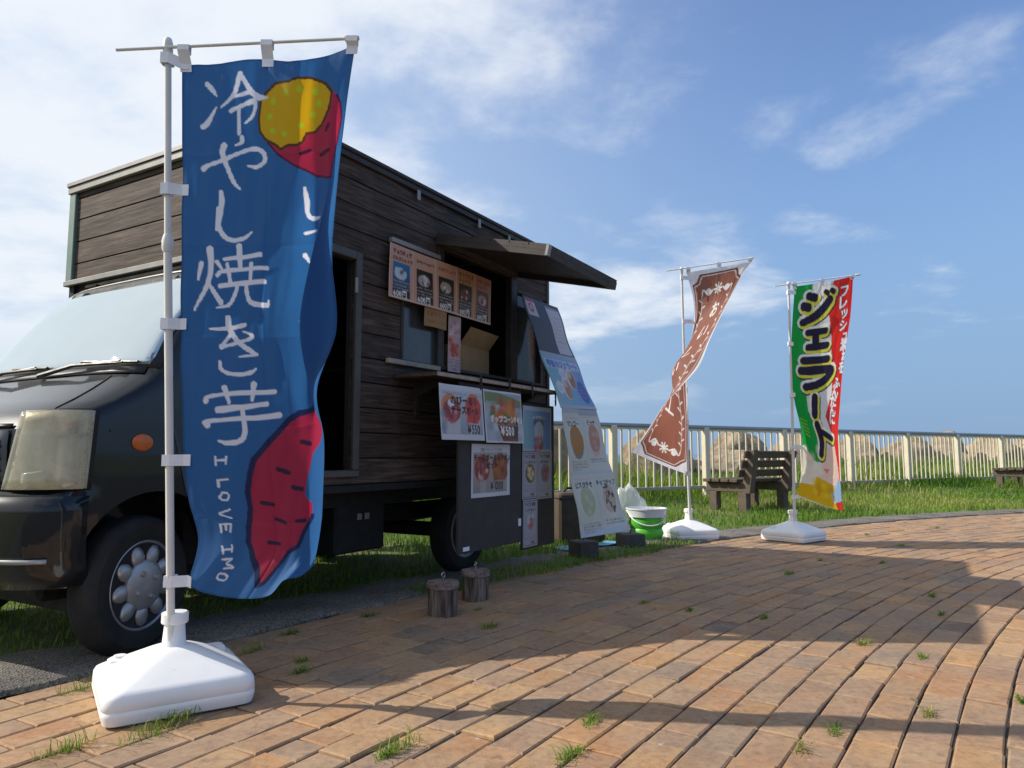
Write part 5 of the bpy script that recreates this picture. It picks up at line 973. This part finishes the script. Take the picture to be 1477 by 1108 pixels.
cv.rect(.33, .045, .53, .42, '#c9c6cb').rect(.33, .03, .51, .05, '#8a929c'); [cv.squig(.37, .5, .12+.034*j, .014, '#a78c90' if j % 3 else '#c06a6a', 80+j, .7) for j in range(8)]
cv.grad(.0, .435, .56, .86, '#8fc0c6', '#6f9fd8', 0); cv.rect(.0, .43, .56, .47, '#a6b6c4').rect(.03, .48, .53, .55, '#c9cfe6', .8); cv.text('季節のジェラート', .05, .54, .058, '#4f62b4', bold=.002)
for a, b_, c in ((.21, .70, '#b98a6c'), (.33, .62, '#a5795e')): cv.ell(a, b_, .065, .085, '#e3d8cf').ell(a+.01, b_+.01, .052, .07, c).ell(a-.01, b_-.03, .03, .03, '#d8bca6')
for a, b_ in ((.10, .70), (.22, .59)): cv.ell(a, b_, .055, .05, '#dcdfe6'); cv.squig(a-.035, a+.04, b_, .014, '#7a8494', 90); cv.squig(a-.03, a+.03, b_+.022, .014, '#7a8494', 91)
cv.ell(.46, .72, .07, .09, '#4d62b0'); [cv.squig(.41, .51, .68+.028*j, .014, '#9fb0e0', 95+j) for j in range(4)]; cv.rect(0, .83, .56, .86, '#b4bcc6')
slant('gelato_sign', A, B, C, D, cv, 'upper dark and blue gelato sign slanting from the truck tail', 'sign', 'slanting gelato signs', (100, 150), .015)
cv = Canvas(.56, .88, 190, '#d3d0c4'); cv.rect(0, 0, .56, .035, '#b9bcc4').rect(.25, .02, .54, .05, '#aab0b8'); cv.rect(.275, .06, .28, .82, '#b9c3ac').rect(.01, .44, .55, .462, '#c2c8cc').rect(0, .835, .56, .88, '#c4cad6')
for i, (a, b_, c, c2) in enumerate(((.145, .23, '#b9791a', '#8f8272'), (.41, .22, '#c48a72', '#d8b8a6'), (.145, .65, '#b4bc94', '#cfd2b4'), (.42, .645, '#c9b4a0', '#e0d2c2'))):
    cv.ell(a, b_, .095, .125, '#e2dfd6').ell(a, b_+.01, .088, .115, c2).ell(a, b_-.01, .085, .10, c); cv.blotch(a-.05, b_-.06, a+.05, b_+.06, [c, c2], 8, .02, .04, 20+i, .5)
    if i == 3: cv.blotch(a-.06, b_-.12, a+.06, b_+.1, ['#4a2a26', '#5a342c'], 26, .008, .024, 30, .9)
    nmz = ('マンゴー', 'ピーチ', 'ピスタチオ', 'チョコチップ')[i]; cv.squig(a-.1, a+.1, b_-.155, .012, '#b4b2a8', 33+i); cv.text(nmz, a-.02*len(nmz)-.01, b_-.105, .042, '#3a3630', bold=.0015)
    for j in range(4 if i % 2 == 0 else 2): cv.squig(a-.10, a+.11 if j < 3 else a+.02, b_+.145+.019*j, .011, '#4a463e', 40+i*5+j)
slant('gelato_sign', C, D, E_, G_, cv, 'lower cream sign with four round gelato pictures reaching the weights', 'sign', 'slanting gelato signs', (130, 200), .012)

# ------------------------------------------------------------------ loose things
q = NT('old_log_bark'); v = q.coord('Object', (14, 14, 1.6)); s = q.noise(v, 2.4, 6, .7, .3); q.color(q.ramp(s, [(.36, (.025, .017, .013)), (.5, (.12, .085, .068)), (.66, (.30, .24, .20))])); q.set(Roughness=.9); q.bump(s, .9, .02); M_LOG = q.m
q = NT('log_top_wood'); v = q.coord(); s = q.noise(v, 28, 6, .75); q.color(q.ramp(s, [(.32, (.05, .035, .03)), (.5, (.20, .14, .12)), (.7, (.33, .26, .23))])); q.set(Roughness=.9); q.bump(s, .6, .008); M_LOGT = q.m
M_HOOK = plain('galvanised_hook', (.5, .5, .5), .3, .9, .1, 10)
def stump(x, y, s, label, seed):
    e = empty('log_stump', (x, y, 0), seed); tag(e, label, 'stump', 'log stump weights'); rn = random.Random(seed); n = 32
    wob_ = [1+rn.uniform(-.03, .03) for _ in range(n)]
    def rg(m, prof):
        rings = [[m.b.verts.new((r*wob_[k]*math.cos(2*math.pi*k/n), r*wob_[k]*math.sin(2*math.pi*k/n), z)) for k in range(n)] for r, z in prof]
        for A_, B_ in zip(rings, rings[1:]):
            for k in range(n): m.b.faces.new((A_[k], A_[(k+1) % n], B_[(k+1) % n], B_[k]))
        m.b.faces.new(rings[0][::-1]); m.b.faces.new(rings[-1])
    m = MB(); rg(m, [(.072, -.004), (.074, .02), (.073, .13)]); m.build('bark', M_LOG, e, 40)
    m = MB(); rg(m, [(.070, .129), (.080, .132), (.081, .155), (.077, .162), (.03, .163)]); m.build('top_disc', M_LOGT, e, 40)
    MB().tube([(0, 0, .16), (0, 0, .178)]+[(.013*math.sin(a), 0, .192-.013*math.cos(a)) for a in np.linspace(.3, 5.6, 12)], .003, 6).build('hook', M_HOOK, e, 60)
    e.scale = (s, s, s)
stump(-.338, 3.63, .98, 'split wooden log stump with hook, the one nearer the blue flag', 1); stump(-.197, 3.99, .98, 'split wooden log stump with hook, the one nearer the hanging board', 2)
M_CONC = plain('dark_concrete_weight', (.075, .07, .066), .9, 0, .25, 18, .4)
def weight(x, y, w, h, label, rz):
    e = empty('concrete_weight', (x, y, 0), rz); tag(e, label, 'weight', 'concrete sign weights'); MB().box((-w/2, -w/2, -.01), (w/2, w/2, h), .018, None, 2).build('block', M_CONC, e)
    MB().tube([(0, 0, h-.01), (0, 0, h+.02)]+[(.016*math.sin(a), 0, h+.036-.016*math.cos(a)) for a in np.linspace(.3, 5.8, 12)], .004, 6).build('hook', M_BLK, e, 60)
weight(.535, 5.52, .17, .135, 'dark concrete block weight under the near corner of the cream sign', .5); weight(.985, 6.12, .19, .125, 'dark concrete block weight beside the green bucket', .3)
# bucket
M_GREEN = plain('green_silicone', (.10, .50, .035), .35, 0, .1, 6); M_WHT = plain('white_plastic', (.7, .71, .72), .35, 0, .06, 6)
e = empty('folding_bucket', (1.21, 6.60, 0)); tag(e, 'lime green folding bucket with white rim beside the brown flag', 'bucket')
MB().lathe([(.10, 0), (.125, .004), (.128, .02), (.125, .03)], 36).build('foot', plain('bucket_foot', (.45, .52, .46), .4), e, 50)
MB().lathe([(.11, .028), (.128, .03), (.150, .075), (.138, .115), (.135, .12), (.162, .165), (.15, .205), (.152, .225), (.145, .225), (.142, .205), (.15, .165), (.125, .12), (.138, .075), (.115, .04)], 40).build('folding_wall', M_GREEN, e, 60)
MB().lathe([(.148, .222), (.166, .222), (.178, .285), (.184, .287), (.184, .298), (.172, .298), (.160, .232), (.150, .226)], 40).build('rim', M_WHT, e, 50)
MB().tube([(-.18, 0, .275)]+[(-.17*math.cos(a), -.19*math.sin(a)-.0, .275-.12*math.sin(a)) for a in np.linspace(.15, math.pi-.15, 14)]+[(.18, 0, .275)], .006, 8).build('handle', M_WHT, e, 60)
# brown bag behind the sign
M_BAG = plain('brown_canvas', (.075, .055, .038), .9, 0, .3, 8, .3); e = empty('canvas_bag', (.56, 6.62, 0), .35); tag(e, 'brown canvas bag on the grass behind the slanting sign', 'bag')
MB().box((-.20, -.13, 0), (.26, .13, .44), .05, None, 3).build('bag_body', M_BAG, e); MB().box((-.205, -.135, .385), (.265, .135, .40), .004).build('bag_seam', M_BLK, e)
MB().tube([(-.12, -.02, .43), (-.08, -.02, .475), (.08, -.02, .475), (.12, -.02, .43)], .012, 8).build('bag_handle', M_BLK, e, 60)
# clear plastic bag
q = NT('clear_plastic_film'); q.color((.85, .88, .9)); q.set(Roughness=.12, Specular_IOR_Level=.7)
t = q.n('ShaderNodeBsdfTransparent'); m = q.n('ShaderNodeMixShader'); m.inputs[0].default_value = .68; q.l(t.outputs[0], m.inputs[2]); q.l(q.b.outputs[0], m.inputs[1]); q.l(m.outputs[0], q.o.inputs[0]); M_FILM = q.m
b = bmesh.new(); bmesh.ops.create_icosphere(b, subdivisions=4, radius=1)
for w in b.verts:
    p = w.co.copy(); k = 1+.28*mn.noise(p*1.9+Vector((3, 1, 7)))+.12*mn.noise(p*5); pin = 1-.45*max(0, p.z)**2
    w.co = Vector((p.x*.18*k*pin, p.y*.10*k*pin, .22+p.z*.235*k))
me = bpy.data.meshes.new('plastic_bag'); b.to_mesh(me); b.free(); me.materials.append(M_FILM); smooth(me, 80); o = bpy.data.objects.new('plastic_bag', me); link(o); o.location = (1.06, 6.75, .03); tag(o, 'clear crumpled plastic bag standing behind the cream sign', 'plastic bag')
q = plain('blue_tarp', (.16, .42, .52), .4, 0, .2, 14, .3); n = 26
vs = [(.9*(i/n-.5), .16*(j/8-.5)+.03*math.sin(i*.7), .012+.02*abs(mn.noise(Vector((i*.35, j*.5, 1))))) for j in range(9) for i in range(n+1)]
o = mesh('blue_sheet', vs, [(j*(n+1)+i, j*(n+1)+i+1, (j+1)*(n+1)+i+1, (j+1)*(n+1)+i) for j in range(8) for i in range(n)], q, sm=60); o.location = (.72, 6.2, .01); o.rotation_euler = (0, 0, .75); tag(o, 'strip of light blue sheet lying on the grass under the sign', 'sheet'); o.modifiers.new('t', 'SOLIDIFY').thickness = .003
# carton in the serving window
q = NT('corrugated_card'); v = q.coord('Object', (1, 1, 1)); q.color(q.ramp(q.noise(v, 6, 4), [(.3, (.30, .185, .085)), (.7, (.38, .245, .12))])); q.set(Roughness=.85); M_CARD = q.m
e = empty('cardboard_carton', tl(1.73, .24, 1.304), TA+.12); tag(e, 'open cardboard carton standing in the serving window', 'carton')
m = MB()
for lo, hi in (((-.22, -.15, 0), (.22, .15, .006)), ((-.22, -.15, .006), (-.214, .15, .18)), ((.214, -.15, .006), (.22, .15, .18)), ((-.214, -.15, .006), (.214, -.144, .18)), ((-.214, .144, .006), (.214, .15, .18))): m.box(lo, hi)
m.build('carton_body', M_CARD, e, None)
for nm_, M_ in (('flap', Matrix.Translation((0, -.15, .18)) @ Matrix.Rotation(R(-52), 4, 'X')), ('flap', Matrix.Translation((0, .15, .18)) @ Matrix.Rotation(R(25), 4, 'X'))): MB().box((-.21, -.13 if M_.translation.y < 0 else 0, 0), (.21, 0 if M_.translation.y < 0 else .13, .004), 0, M_).build(nm_, M_CARD, e, None)
# clips and spring hooks along the shelf
for i, (x, z, y) in enumerate(((1.20, 1.19, -.316), (1.52, 1.19, -.316), (1.80, 1.19, -.318), (2.12, 1.15, -.32))):
    o = MB().tube([(.022*math.cos(a), 0, .045*math.sin(a)) for a in np.linspace(0, 2*math.pi, 20)], .0045, 6).build('spring_hook', M_BLK, None, 60)
    o.location = tl(x, y, z); o.rotation_euler = (0, 0, TA+.4); tag(o, ('black spring hook on the shelf edge where the two food posters meet', 'black spring hook on the shelf edge above the popcorn chicken poster', 'black spring hook on the shelf edge right of the popcorn chicken poster', 'black spring hook hanging at the tail end of the shelf')[i], 'hook', 'spring hooks on the shelf')
